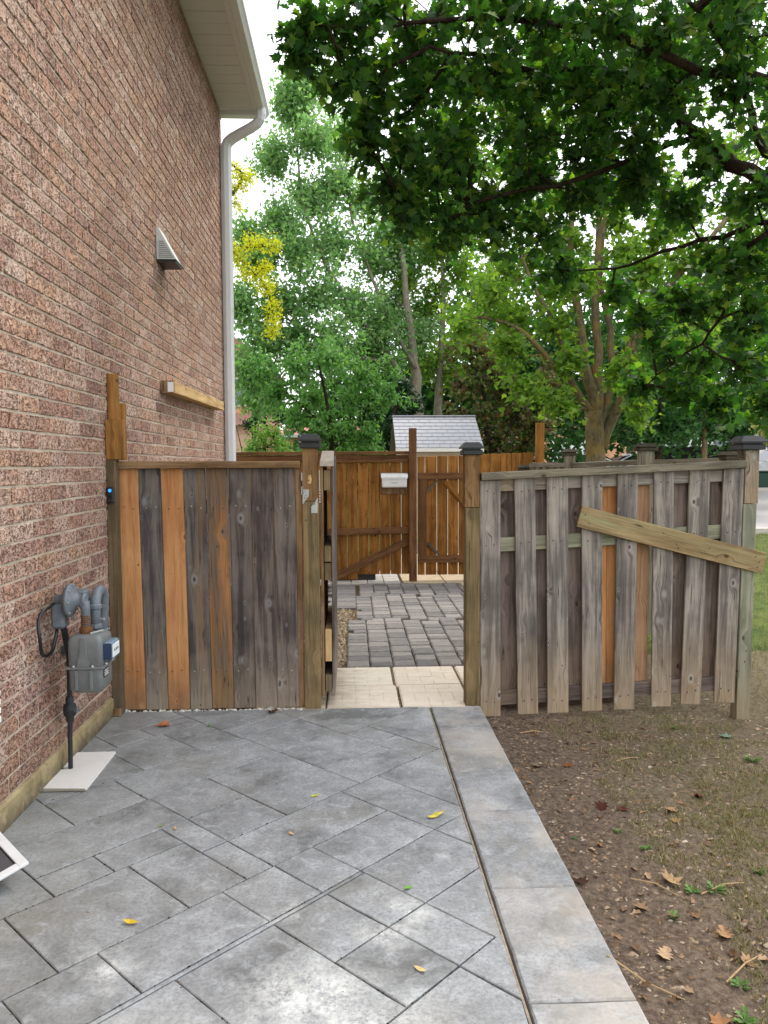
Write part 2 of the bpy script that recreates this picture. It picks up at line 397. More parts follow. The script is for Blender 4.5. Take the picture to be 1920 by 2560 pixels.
def leaf_mat(name, cols, trans=.35, rough=.55, spec=.25, tcol=None):
    """cols: list of colours picked per leaf"""
    t = NT(name); r = t.math('FRACT', t.math('ADD', t.island(), t.math('MULTIPLY', t.objrand(), 5.3)))
    n = len(cols); c = t.cramp(r, [(i/max(1,n-1), q) for i, q in enumerate(cols)])
    t.done(c, rough, spec)
    tr = t.node('BsdfTranslucent'); t.set(tr.inputs[0], t.mix(1.0, c, tcol or (1.5,1.9,.55,1), 'MULTIPLY'))
    ms = t.node('MixShader'); ms.inputs[0].default_value = trans
    t.l.new(t.p.outputs[0], ms.inputs[1]); t.l.new(tr.outputs[0], ms.inputs[2]); t.l.new(ms.outputs[0], t.out.inputs[0])
    return t.m
def bark_mat(name, c1, c2, moss=None):
    t = NT(name); v = t.pos()
    a = t.noise(t.scale(v, (1,1,.3)), 22, 5, .65, .3); b = t.noise(v, 3.5, 3)
    c = t.mix(t.ramp(a, .35, .68), c1, c2)
    if moss: c = t.mix(t.math('MULTIPLY', t.ramp(b, .46, .64), .6), c, moss)
    t.bump(a, .8, .03); return t.done(c, .92, .08)

# ------------------------------------------------------------------ wood builder
def board(name, p0, p1, w, th, mat, parent, nrm=(0,-1,0), c=.003, warp=0.0, seg=1):
    """centre line of the FRONT face from p0 to p1; w across, th going back from the face"""
    p0 = Vector(p0); p1 = Vector(p1); z = (p1-p0); L = z.length; z.normalize()
    n = Vector(nrm).normalized(); x = z.cross(n).normalized(); n = x.cross(z).normalized()
    # local frame: X across, Y into the board (=-n), Z along
    mb = MB(); mb.box(-w/2, w/2, 0, th, 0, L, c)
    me = mb.mesh(name); me.materials.append(mat)
    o = link(name, me, None, parent)
    xa = -x if x.cross(-n).dot(z) < 0 else x
    o.matrix_world = Matrix.Translation(p0) @ Matrix((xa, -n, z)).transposed().to_4x4()
    return o

def post_cap(parent, x, y, z, s, mat=None, h=.085):
    m = MB(); k = s/2
    m.box(x-k*.9, x+k*.9, y-k*.9, y+k*.9, z, z+h*.40, .005)
    m.box(x-k*.74, x+k*.74, y-k*.74, y+k*.74, z+h*.40, z+h*.5)
    cap = m.build('cap', mat or M_BLACKP, parent)
    r = MB()
    v = [(x-k,y-k,z+h*.5),(x+k,y-k,z+h*.5),(x+k,y+k,z+h*.5),(x-k,y+k,z+h*.5),
         (x-k,y-k,z+h*.6),(x+k,y-k,z+h*.6),(x+k,y+k,z+h*.6),(x-k,y+k,z+h*.6),
         (x-k*.62,y-k*.62,z+h),(x+k*.62,y-k*.62,z+h),(x+k*.62,y+k*.62,z+h),(x-k*.62,y+k*.62,z+h)]
    r.add(v, [(0,1,2,3),(0,1,5,4),(1,2,6,5),(2,3,7,6),(3,0,4,7),(4,5,9,8),(5,6,10,9),(6,7,11,10),(7,4,8,11),(8,9,10,11)])
    r.build('cap_top', mat or M_BLACKP, cap)
    return cap

# ================================================================== GROUND
def tz(x, y):
    z = -.13 if (y > 9 or x > 8) else -.17
    if y > 13: z += min((y-13)*.03, 1.25)
    return z
m = MB(); xs = [-90,-60,-40,-25,-15,-8,-4,-2,0,.8,1.5,2.5,3.5,5,7,9,12,16,22,30,45,70,110]; ys = [-40,-15,-5,0,2,4,6,8,10,13,14,16,18,22,26,30,36,42,50,58,70,100,200]
vv = [(x, y, tz(x, y)) for y in ys for x in xs]; nx = len(xs)
m.add(vv, [(j*nx+i, j*nx+i+1, (j+1)*nx+i+1, (j+1)*nx+i) for j in range(len(ys)-1) for i in range(nx-1)])
t = NT('lawn_ground'); v = t.pos(); b = t.noise(v, 3, 6, .7)
struct('ground', m, t.done(t.mix(t.ramp(b, .35, .7), srgb(62,76,38), srgb(104,116,60)), .95, .08), True)

# bare soil beside the patio, real humps
def soil_z(x, y):
    return -.088-.02*max(0,min(1,(y-4.3)/.5)) + .010*math.sin(x*5.3+y*2.1)+.008*math.sin(y*7.7-x*3.1)-.012*max(0, min(1, (x-1.9)/1.0)) + .012*math.exp(-((x-.83)/.1)**2)
nx_, ny_ = 150, 190; X0, X1, Y0, Y1 = .78, 4.3, .9, 6.6
gx = np.linspace(X0, X1, nx_); gy = np.linspace(Y0, Y1, ny_)
GX, GY = np.meshgrid(gx, gy)
GZ = np.vectorize(soil_z)(GX, GY) + rng.normal(0, .0028, GX.shape)
V = np.stack([GX, GY, GZ], -1).reshape(-1, 3)
ii, jj = np.meshgrid(np.arange(nx_-1), np.arange(ny_-1)); a = (jj*nx_+ii).ravel()
F = np.stack([a, a+1, a+nx_+1, a+nx_], 1)
tag(link('soil', np_mesh('soil', V, F, True), M_SOIL), kind='structure')

# ---- patio of stamped concrete: every stamped stone its own piece
patio = struct('patio', MB().box(-1.5, .80, .4, 4.86, -.13, -.017), M_JOINT)
def clip(poly, fn):
    out = []
    for i in range(len(poly)):
        a = poly[i]; b = poly[(i+1) % len(poly)]; da = fn(a); db = fn(b)
        if da >= 0: out.append(a)
        if (da >= 0) != (db >= 0):
            k = da/(da-db); out.append((a[0]+(b[0]-a[0])*k, a[1]+(b[1]-a[1])*k))
    return out
def parea(p): return abs(sum(p[i][0]*p[(i+1)%len(p)][1]-p[(i+1)%len(p)][0]*p[i][1] for i in range(len(p))))/2
def stone(name, poly, z0, z1, mat, parent, ch=.0025, jit=.0014, step=.07, dome=0.0):
    # poly convex, counter-clockwise
    if sum(poly[i][0]*poly[(i+1)%len(poly)][1]-poly[(i+1)%len(poly)][0]*poly[i][1] for i in range(len(poly))) < 0: poly = poly[::-1]
    pts = []; nr = []
    n = len(poly)
    for i in range(n):
        a = Vector(poly[i]).to_2d(); b = Vector(poly[(i+1)%n]).to_2d(); d = b-a; L = d.length
        if L < .002: continue
        d /= L; nn = Vector((-d.y, d.x)); k = max(1, min(14, int(L/step)))
        for q in range(k):
            p = a+d*L*q/k + nn*random.uniform(-jit, jit)
            pts.append(p); nr.append(nn)
    k = len(pts)
    if k < 3: return None
    cx = sum(p.x for p in pts)/k; cy = sum(p.y for p in pts)/k
    vs = []
    for ring, (ins, z) in enumerate(((ch, z1), (0, z1-ch), (0, z0))):
        for i, p in enumerate(pts):
            m_ = (nr[i]+nr[i-1]); m_ = m_.normalized() if m_.length > .1 else nr[i]
            vs.append((p.x+m_.x*ins*1.2-cx, p.y+m_.y*ins*1.2-cy, z))
    fs = [tuple(range(k))]
    for r_ in (0, 1):
        for i in range(k):
            j = (i+1) % k; fs.append((r_*k+i, (r_+1)*k+i, (r_+1)*k+j, r_*k+j))
    mb = MB(); mb.add(vs, fs); o = mb.build(name, mat, parent)
    o.location = (cx, cy, 0); return o
U = [(.2,1.223,.2,1.396),(1.223,1.857,.2,1.396),(1.857,2.4,.2,1.396),(.3,1.223,1.396,1.997),(1.223,1.607,1.396,1.997),
 (1.607,1.857,1.396,1.695),(1.857,2.053,1.396,1.695),(2.053,2.6,1.1,1.695),(1.607,1.857,1.695,1.997),(1.857,2.053,1.695,1.997),
 (2.053,2.508,1.695,2.019),(2.508,3.0,1.7,2.019),(.3,2.053,1.997,2.019),
 (.3,.83,2.019,2.295),(.83,1.125,2.019,2.295),(1.125,1.607,2.019,2.295),(1.607,1.853,2.019,2.295),(1.853,2.053,2.019,2.295),(2.053,2.508,2.019,2.295),
 (2.508,2.763,2.019,2.595),(2.763,3.263,2.019,2.595),(.3,1.0,2.295,2.72),(1.0,1.47,2.295,2.72),(1.47,1.722,2.295,2.72),(1.722,1.85,2.295,2.595),
 (1.85,2.508,2.295,2.595),(1.722,1.85,2.595,2.895),(.5,1.18,2.72,3.205),(1.18,1.415,2.72,2.895),(1.415,1.722,2.72,2.895),
 (1.85,2.172,2.595,2.895),(2.172,2.637,2.595,3.205),(2.637,3.075,2.595,2.85),(2.637,3.075,2.85,3.205),(3.075,3.263,2.595,2.91),(3.075,3.263,2.91,3.14),(3.263,4.0,2.4,3.14),
 (1.18,1.85,2.895,3.205),(1.85,2.172,2.895,3.205),(.7,1.488,3.205,3.6),(1.488,1.84,3.205,3.515),(1.84,2.637,3.205,3.515),(1.488,2.637,3.515,3.535),
 (2.637,3.075,3.205,3.54),(3.075,4.2,3.14,3.54),(3.263,3.075,3.14,3.14),
 (1.488,2.011,3.535,3.938),(2.011,2.363,3.535,3.938),(2.363,2.63,3.535,3.938),(2.63,3.075,3.54,3.728),(3.075,3.9,3.54,3.9),(2.63,3.075,3.728,4.3),
 (.9,1.488,3.6,4.3),(1.488,2.08,3.938,4.5),(2.08,2.315,3.938,4.118),(2.315,2.63,3.938,4.118),(2.08,2.63,4.118,4.8)]
r2 = 2**.5; g = .0024; gv = .0034
for (u0,u1,v0,v1) in U:
    if u1-u0 < .01: continue
    q = [((u-v)/r2, (u+v)/r2) for u, v in ((u0+g,v0+gv),(u1-g,v0+gv),(u1-g,v1-gv),(u0+g,v1-gv))]
    for fn in (lambda p: p[0]+1.497, lambda p: .486-p[0], lambda p: p[1]-.5, lambda p: 4.868-p[1]): q = clip(q, fn)
    if len(q) >= 3 and parea(q) > .0008: stone('paving_stone', q, -.06, random.uniform(-.0012, .0008), M_STAMP, patio)
bj = [.5, 1.5, 2.124, 2.732, 3.376, 4.112, 4.872]
for a, b in zip(bj[:-1], bj[1:]):
    stone('border_stone', [(.505,a+.0025),(.824,a+.0025),(.824,b-.0025),(.505,b-.0025)], -.12, .0005, M_STAMP, patio, ch=.006, jit=.0015)
# crumbs of dirt and moss caught along the stamped joints
jl = []
for (u0,u1,v0,v1) in U:
    if u1-u0 < .01 or v1-v0 < .03: continue
    for _ in range(int((u1-u0)*70)): jl.append((random.uniform(u0,u1), v0+random.gauss(0,.0022)))
    for _ in range(int((v1-v0)*45)): jl.append((u0+random.gauss(0,.002), random.uniform(v0,v1)))
jl = [((u-v)/r2, (u+v)/r2) for u, v in jl]; jl = [p for p in jl if -1.48 < p[0] < .48 and 1.4 < p[1] < 4.84]
JOINT_PTS = jl
# two-tone expansion strip in the long joint
sm = plain('expansion_strip', srgb(146,136,120), .9, .1, var=.35, sc=40)
MB().box(.4875, .4955, .5, 4.868, -.05, -.0025).build('expansion_strip', sm, patio)
MB().box(.4985, .5035, .5, 4.868, -.05, -.004).build('expansion_strip', plain('dark_strip', (.05,.04,.035,1), .9), patio)

# ---- yard behind the gate
yard = struct('yard_path', MB().box(-1.5, .80, 4.88, 5.2, -.13, -.022).box(-1.5, 1.9, 5.2, 13.5, -.131, -.0225), plain('path_bedding', srgb(92,78,62), .95, .05, var=.4, sc=30))
def rect(x0,x1,y0,y1): return [(x0,y0),(x1,y0),(x1,y1),(x0,y1)]
# beige pattern slabs, each with raised blocks
def pattern_slab(x0, x1, y0, y1):
    mb = MB(); mb.box(x0, x1, y0, y1, -.05, -.006, .003)
    nxb = 5; w = (x1-x0-.012)/nxb; yy = y0+.006; row = 0
    hs = [(y1-y0-.012)/5]*5
    for h in hs:
        xx = x0+.006; c = 0
        while c < nxb:
            k = 2 if (row+c) % 3 == 0 and c < nxb-1 else 1
            if k == 2 or random.random() < .6: mb.box(xx+.0018, xx+w*k-.0018, yy+.0018, yy+h-.0018, -.008, -.0005+random.uniform(-.0006,.0006))
            else:
                mb.box(xx+.0018, xx+w-.0018, yy+.0018, yy+h/2-.0014, -.008, -.0006); mb.box(xx+.0018, xx+w-.0018, yy+h/2+.0014, yy+h-.0018, -.008, -.0004)
            xx += w*k; c += k
        yy += h; row += 1
    return mb.build('patio_slab', M_BEIGE, yard)
for y0, y1 in ((4.885, 5.375), (5.385, 5.868)):
    sh = .012 if y0 < 5 else -.004
    for x0, x1 in ((-.64,-.178),(-.17,.292+sh),(.312+sh,.772),(.79,.815 if y0 < 5 else 1.2)):
        pattern_slab(x0, x1, y0, y1)
# dark cobble pavers
col = -.042; np_ = 0
rows = []
while col < 1.26:
    w = .181+random.uniform(-.004,.004); yy = 5.884
    while yy < 10.03:
        L = random.choice((.115,.115,.175,.175,.14,.21)); y1 = min(yy+L, 10.05)
        sx = .085*(1 if yy > 7.6+.12*math.sin(col*9) else 0)+.05*(1 if yy > 9.1+.1*math.sin(col*7) else 0)
        if y1-yy > .05:
            x0 = col+sx+random.uniform(-.003,.003); x1 = col+sx+w-.009
            if col < 0 and 6.9 < yy < 8.2 and random.random() < .5: x0 += .05
            tilt = random.uniform(-.005,.005)
            stone('paver', [(x0,yy+.004),(x1,yy+.004+random.uniform(-.004,.004)),(x1,y1-.004),(x0,y1-.004+random.uniform(-.004,.004))], -.06, .004+tilt, M_PAVER, yard, ch=.010, jit=.004, step=.045)
        yy += L
    col += w
for k in range(26):   # extra row widening to the left far end
    yy = 8.35+k*.068
    if yy < 9.95:
        stone('paver', rect(-.25+random.uniform(-.05,.02), .04, yy+.002, yy+.064), -.06, .003, M_PAVER, yard, ch=.006, jit=.003)
# pale pavers and concrete pad beyond
for i in range(5):
    for j in range(6):
        stone('pale_paver', rect(-.45+i*.22+.004*(j%2), -.45+(i+1)*.22-.008, 10.075+j*.2, 10.075+(j+1)*.2-.008), -.06, .001+random.uniform(0,.003), M_PALEP, yard, ch=.005, jit=.002)
for (x0,x1,y0,y1) in ((1.42,2.1,5.885,8.2),(1.42,2.1,8.21,10.06),(.68,1.24,10.07,11.4),(1.25,2.2,10.07,11.4),(2.21,3.3,10.07,11.4),(.68,2.0,11.41,13.4),(2.01,3.3,11.41,13.4)):
    stone('concrete_pad', rect(x0+.003,x1-.003,y0+.003,y1-.003), -.08, .002, M_PAD, yard, ch=.006)

# gravel and crumbs along the left of the cobbles (too many to count)
def chips(name, n, fx, mat, smin, smax, flat=.4, parent=None, label=None, cat=None):
    base = np.array([(-1,-.6,0),(.9,-.7,0),(1,.6,0),(-.8,.7,0),(-.5,-.3,1),(.5,-.35,.9),(.45,.3,1.1),(-.5,.35,.8)], float)
    fc = np.array([(0,1,5,4),(1,2,6,5),(2,3,7,6),(3,0,4,7),(4,5,6,7)])
    Vs = []; Fs = []
    for i in range(n):
        x, y, z = fx(); s = random.uniform(smin, smax)*(1 if random.random() < .85 else 1.6); an = random.uniform(0, 2*PI)
        b = base*np.array([s, s*random.uniform(.4,1), s*flat*random.uniform(.5,1.3)])*(1+rng.normal(0,.12,(8,1)))
        c, q = math.cos(an), math.sin(an)
        Vs.append(np.stack([b[:,0]*c-b[:,1]*q+x, b[:,0]*q+b[:,1]*c+y, b[:,2]+z-.0015], 1)); Fs.append(fc+8*i)
    o = link(name, np_mesh(name, np.concatenate(Vs), np.concatenate(Fs)), mat, parent)
    return tag(o, label, cat, kind='stuff')
def chip_mat(name, cols, spec=.15):
    t = NT(name); c = t.cramp(t.island(), [(i/(len(cols)-1), q) for i, q in enumerate(cols)]); return t.done(c, .9, spec)
M_CHIP = chip_mat('wood_chips_and_pebbles', [srgb(80,64,52), srgb(124,104,84), srgb(156,136,112), srgb(100,80,62), srgb(170,152,130), srgb(74,58,46), srgb(186,172,154), srgb(136,112,88), srgb(112,92,74)])
M_CRUMB = chip_mat('crumbs', [srgb(104,90,74), srgb(140,124,102), srgb(166,152,130), srgb(126,110,88), srgb(84,74,62)])
chips('gravel', 2600, lambda: ((lambda x, y: (x, y, -.022+max(0,(.05-abs(x+.12)))*.3))(random.gauss(-.15,.10) if random.random() < .8 else random.uniform(-.6,-.05), random.uniform(5.75, 8.6))), M_CRUMB, .006, .017, .6, None, 'pale gravel and crumbs spilling along the left edge of the dark cobbles', 'gravel')
chips('joint_grit', 900, lambda: (random.choice((.302,.781))+random.gauss(0,.006), random.uniform(4.89,5.87), -.018), M_CHIP, .003, .007, .7, None, 'dark grit filling the joints between the beige slabs', 'grit')
def soil_pt():
    x = .84+abs(random.gauss(0,1.0)) if random.random() < .6 else random.uniform(.84,3.4)
    y = random.uniform(1.6,5.3); return (x, y, soil_z(x,y))
chips('soil_litter', 13000, soil_pt, M_CHIP, .003, .0105, .32, None, 'wood chips pebbles and crumbs scattered over the bare brown soil', 'litter')
M_JDIRT = chip_mat('joint_dirt_crumbs', [srgb(40,33,27), srgb(58,48,38), srgb(34,30,24), srgb(70,66,44), srgb(48,40,32), srgb(92,78,60)])
_ji = iter(JOINT_PTS)
chips('joint_dirt', len(JOINT_PTS), lambda: (lambda p: (p[0], p[1], -.0035))(next(_ji)), M_JDIRT, .0018, .0042, .7, None, 'dark dirt and moss crumbs caught in the patio joints', 'dirt')
chips('patio_crumbs', 260, lambda: (random.uniform(-1.4,.8), random.uniform(1.9,4.8), .0012), M_CRUMB, .0015, .0038, .4, None, 'tiny pale crumbs scattered over the grey patio', 'crumbs')
chips('threshold_gravel', 160, lambda: (random.uniform(-1.47,-.32), 4.885+random.gauss(0,.012), -.004), chip_mat('white_pebbles', [srgb(200,196,188), srgb(226,224,216), srgb(150,146,138)]), .006, .014, .6, None, 'white pebbles lying under the foot of the boarded panel', 'gravel')

# ================================================================== HOUSE (left)
WX = -1.505; HY1 = 9.40; HZ = 5.70
house = thing('brick_house', 'rustic pink-brown brick house filling the left side with white eaves', 'house', loc=(-1.6, 6, 0))
house.location = (0,0,0)
wall = MB().box(-7, WX-.0055, -4, HY1-.005, .10, 8.2).build('wall', M_MORTAR, house)
MB().box(-7, -1.494, -4, HY1+.01, -.13, .118, .012).build('foundation', M_FOUND, house)
BH = .0845; BL = .2255
brick_meshes = []
for k in range(8):
    mb = MB(); h = (BH-.0105)/2; l = (BL-.0105)/2; d = .022
    # chamfered, slightly uneven face: front towards +X
    def P(x, y, z): return (x+random.uniform(-.0025,.0025), y+random.uniform(-.0022,.0022), z+random.uniform(-.0018,.0018))
    vs = []
    ring0 = [(-d, s*l, q*h) for s, q in ((-1,-1),(1,-1),(1,1),(-1,1))]
    ring1 = []
    for s0, s1 in (((-1,-1),(1,-1)), ((1,-1),(1,1)), ((1,1),(-1,1)), ((-1,1),(-1,-1))):
        n_ = 4 if s0[1] == s1[1] else 2
        for q in range(n_):
            f = q/n_; ring1.append(((s0[0]+(s1[0]-s0[0])*f)*l, (s0[1]+(s1[1]-s0[1])*f)*h))
    r1 = [P(-.004, a*.995, b*.99) for a, b in ring1]; rf = [P(.001, a*.955, b*.90) for a, b in ring1]
    rb = [(-d, a, b) for a, b in ring1]; n1 = len(ring1)
    vs = rb+r1+rf
    fs = []
    for rr in (0, 1):
        for i in range(n1): fs.append((rr*n1+i, rr*n1+(i+1)%n1, (rr+1)*n1+(i+1)%n1, (rr+1)*n1+i))
    fs.append(tuple(2*n1+i for i in range(n1)))
    mb.add(vs, fs); brick_meshes.append((mb.mesh('brick'), mb))
for me, _ in brick_meshes: me.materials.append(M_BRICK)
fpx = 1923*.4
def proj(p):
    d = Vector(p)-CAM; z = d.dot(fw)
    return (384+fpx*d.dot(rt)/z, 512-fpx*d.dot(up)/z, z) if z > .05 else (1e6, 1e6, z)
cells = []
z0 = 1.556-17*BH
row = 0
zc = z0+BH/2
while zc < HZ+.02:
    rr = round((zc-1.556-BH/2)/BH)
    off = 3.700 if rr % 2 == 0 else 3.700+BL/2
    k0 = math.floor((.2-off)/BL); k = k0
    while off+k*BL < HY1-.02:
        ya = off+k*BL; yb = min(ya+BL, HY1); k += 1
        if yb-ya < .06: continue
        cells.append((( ya+yb)/2, zc, (yb-ya)/BL, random.randrange(8)))
    zc += BH
def score(c):
    y, z, s, _ = c
    px, py, d = proj((WX, y, z))
    if not (5 < px < 763 and 5 < py < 1019): return 0
    if y > 4.85 and z < 1.56: return 0
    a = proj((WX, y-BL/2, z)); b = proj((WX, y+BL/2, z)); return abs(b[0]-a[0])*fpx*BH/d
cells.sort(key=score, reverse=True)
big = cells[:300]; rest = cells[300:]
for y, z, s, k in big:
    o = bpy.data.objects.new('brick', brick_meshes[k][0]); C.objects.link(o); o.parent = wall
    o.location = (WX+random.uniform(-.002,.002), y+random.uniform(-.002,.002), z+random.uniform(-.0012,.0012)); o.scale = (1, s, 1)
    if random.random() < .5: o.scale = (1, -s, -1)
BV = [np.array(mb.v) for _, mb in brick_meshes]; BF = [mb.f for _, mb in brick_meshes]
mb = MB()
for y, z, s, k in rest:
    b = BV[k]*np.array([1, s, 1])+np.array([WX+random.uniform(-.002,.002), y+random.uniform(-.002,.002), z+random.uniform(-.0012,.0012)])
    mb.add(b.tolist(), BF[k])
tag(mb.build('bricks', M_BRICK, wall), kind='stuff')

# eaves: soffit panels, fascia, gutter, downspout
def soffit_mat():
    t = NT('perforated_soffit'); v = t.pos()
    d = t.voro(t.scale(v, (1,1,0)), 60.0, rand=0.0)
    h = t.ramp(d, .32, .22)
    c = t.mix(t.math('MULTIPLY', h, .5), srgb(222,220,217), srgb(128,124,120)); t.bump(t.math('SUBTRACT', 1.0, h), .3, .003)
    return t.done(c, .55, .3)
M_SOFFIT = soffit_mat(); M_SOFP = plain('plain_soffit', srgb(222,220,217), .55, .3, var=.04)
soff = MB().box(WX-.02, -1.075, -3, 9.30, HZ+.004, HZ+.012).build('soffit', M_SOFP, house)
y = 2.2; k = 0
while y < 9.29:
    y1 = min(y+.188, 9.30)
    MB().box(WX+.004, -1.115, y+.002, y1-.003, HZ-.010, HZ+.003, .0025).build('soffit_panel', M_SOFFIT if k % 2 == 0 or True else M_SOFP, soff)
    y += .19; k += 1
MB().box(-1.113, -1.078, 0, 9.30, HZ-.016, HZ+.004, .002).build('soffit_trim', M_SOFP, soff)
MB().box(-1.074, -1.052, -3, 9.41, HZ-.05, HZ+.15).build('fascia', M_EAVE, house)
MB().box(WX-.3, -1.076, 9.302, 9.41, HZ-.055, HZ+.16).build('boxed_eave_end', M_EAVE, house)
MB().box(WX+.12, -1.12, 9.295, 9.300, HZ-.045, HZ-.012).build('eave_end_seam', M_SOFP, house)
gp = [(-1.05,HZ-.045),(-1.05,HZ+.06),(-1.046,HZ+.06),(-1.046,HZ-.041),(-.985,HZ-.041),(-.962,HZ-.005),(-.944,HZ+.012),(-.944,HZ+.05),(-.958,HZ+.05),(-.958,HZ+.058),(-.938,HZ+.058),(-.938,HZ+.008),(-.957,HZ-.012),(-.981,HZ-.045)]
gut = MB(); n_ = len(gp)
gut.prism(gp, -3, 9.425); gutter = gut.build('gutter', M_EAVE, house)
MB().prism([(-1.05,HZ-.045),(-1.05,HZ+.055),(-.938,HZ+.055),(-.938,HZ+.008),(-.957,HZ-.012),(-.981,HZ-.045)], 9.426, 9.431).build('gutter_end_cap', M_EAVE, gutter)
# downspout with two elbows, flattened tube
dp = [(-1.015,9.18,HZ-.03),(-1.015,9.18,HZ-.10),(-1.025,9.185,HZ-.15),(-1.06,9.20,HZ-.195),(-1.13,9.22,HZ-.235),(-1.25,9.25,HZ-.285),(-1.36,9.28,HZ-.335),(-1.415,9.295,HZ-.375),(-1.437,9.30,HZ-.43),(-1.44,9.30,HZ-.50),(-1.44,9.30,3.4),(-1.44,9.30,3.38),(-1.44,9.30,.12)]
dm = MB().tube(dp, [.058,.058,.058,.058,.058,.058,.06,.062,.064,.064,.064,.062,.062], 8, True, (.86,1.06))
ds = dm.build('downspout', M_DOWN, gutter)
for zz in (1.0, 3.39, 4.9): MB().box(-1.5, -1.385, 9.27, 9.33, zz-.012, zz+.012).build('strap', M_DOWN, ds)
rm = plain('roof_shingles', srgb(92,84,78), .95, .1, var=.3, sc=9)
MB().add([(-.95,-3,HZ+.075),(-.95,9.5,HZ+.075),(-5,9.5,HZ+2.6),(-5,-3,HZ+2.6),(-.95,-3,HZ+.055),(-.95,9.5,HZ+.055),(-5,9.5,HZ+2.5),(-5,-3,HZ+2.5)],
         [(0,1,2,3),(4,7,6,5),(0,4,5,1),(1,5,6,2),(0,3,7,4)]).build('roof', rm, house)

# wall vent hood: wedge, top against the wall, open mouth below
vt = thing('vent_hood', 'small grey wedge-shaped vent hood fixed high on the brick wall', 'vent')
vx = WX+.002; yv0, yv1 = 6.17, 6.37; zt, zb = 3.42, 3.17; out = .15
mb = MB()
mb.add([(vx,yv0,zt),(vx+.012,yv0,zt),(vx+out,yv0,zb),(vx,yv0,zb),(vx,yv1,zt),(vx+.012,yv1,zt),(vx+out,yv1,zb),(vx,yv1,zb)],
       [(0,1,2,3),(4,7,6,5),(1,5,6,2),(0,4,5,1),(0,3,7,4)])
hm = plain('vent_metal', srgb(196,198,196), .45, .4, .2, var=.06)
mb.build('hood', hm, vt)
for k in range(9):
    zz = zb+.012+k*.015; xo = out*(1-(zz-zb)/(zt-zb))
    MB().box(vx+.018, vx+max(.03,xo-.012), yv0-.003, yv0-.0002, zz, zz+.006).build('louvre', plain('vent_louvre_grey', srgb(120,126,126), .5, .3) if k == 0 else bpy.data.materials['vent_louvre_grey'], vt)
MB().box(vx+.004, vx+out-.006, yv0+.01, yv1+.03, zb-.022, zb-.003).build('mouth_flap', M_BLACKP, vt)
MB().box(vx, vx+out-.01, yv1+.0005, yv1+.05, zb-.02, zb+.02).build('flap_bracket', M_BLACKP, vt)

# timber stick screwed to the wall
st = thing('wall_timber', 'pale square timber with a white end tag mounted level on the brick wall', 'timber')
board('beam', (WX+.105, 6.25, 2.185), (WX+.105, 8.62, 2.215), .088, .085, W_STICK, st, nrm=(1,0,0))
MB().box(WX+.004, WX+.10, 6.20, 6.246, 2.135, 2.235).build('end_block', W_RAIL, st)
MB().box(WX+.06, WX+.104, 6.193, 6.199, 2.145, 2.222).build('tag', M_WHITE, st)

# white plastic dryer vent half out of frame at the left
dv = thing('dryer_vent', 'white plastic ribbed vent cover at the left edge of the brick wall', 'vent')
MB().box(WX+.002, WX+.03, 3.02, 3.19, .50, .66, .006).build('cover', M_WHITE, dv)
for k in range(4): MB().box(WX+.03, WX+.055, 3.03, 3.185, .508+k*.037, .535+k*.037, .004).build('flap', M_WHITE, dv)

# ================================================================== GAS METER
gm = thing('gas_meter', 'grey gas meter with round regulator and pipes hanging on the brick wall', 'meter')
M_METER = plain('meter_grey', srgb(112,116,116), .40, .45, var=.12, sc=26)
M_PIPE = plain('painted_pipe', srgb(104,112,120), .36, .5, var=.16, sc=34)
M_RUST = plain('rusty_union', srgb(112,78,52), .8, .2, var=.3, sc=60)
bx0, bx1, by0, by1 = -1.378, -1.208, 3.715, 3.90
def rbox(mb, x0,x1,y0,y1,z0,z1,rb,rt_):
    pts = []; n = 5
    def ring(z, ins, rad):
        o = []
        for cx, cy, a0 in ((x1-ins-rad,y1-ins-rad,0),(x0+ins+rad,y1-ins-rad,90),(x0+ins+rad,y0+ins+rad,180),(x1-ins-rad,y0+ins+rad,270)):
            for k in range(n):
                a = R(a0+90*k/(n-1)); o.append((cx+rad*math.cos(a), cy+rad*math.sin(a), z))
        return o
    rings = []
    for k in range(5):
        a = R(90*(4-k)/4); rings.append(ring(z0+rb*(1-math.sin(a)), rb*(1-math.cos(a))*.0+rb*math.sin(a)*.9+.003, .022))
    for k in range(5):
        a = R(90*k/4); rings.append(ring(z1-rt_*(1-math.sin(a)), rt_*(1-math.cos(a))*.9+.003, .022))
    o = len(mb.v); q = len(rings[0])
    for r_ in rings: mb.v += r_
    for i in range(len(rings)-1):
        for k in range(q):
            mb.f.append((o+i*q+k, o+i*q+(k+1)%q, o+(i+1)*q+(k+1)%q, o+(i+1)*q+k))
    mb.f.append(tuple(o+k for k in range(q))[::-1]); mb.f.append(tuple(o+(len(rings)-1)*q+k for k in range(q)))
mb = MB(); rbox(mb, bx0, bx1, by0, by1, .592, .745, .004, .035)
up_ = mb.build('upper_body', M_METER, gm, True)
mb = MB(); rbox(mb, bx0+.002, bx1-.002, by0+.002, by1-.002, .462, .586, .02, .004)
lo_ = mb.build('lower_body', M_METER, gm, True)
MB().box(bx0-.006, bx1+.006, by0-.006, by1+.006, .582, .594, .003).build('flange', M_METER, gm)
for xx, yy in ((bx0+.035,by0-.004),(bx1-.045,by0-.004),(bx1+.004,by0+.05),(bx1+.004,by1-.05)):
    MB().lathe((xx,yy,.594), (0,0,1), [(0,.008),(.004,.008),(.010,.005)], 8).build('bolt', M_GALV, gm)
for xx in (bx0+.045, bx1-.055): MB().box(xx-.008, xx+.008, by0-.005, by0+.01, .48, .578, .003).build('rib', M_METER, lo_)
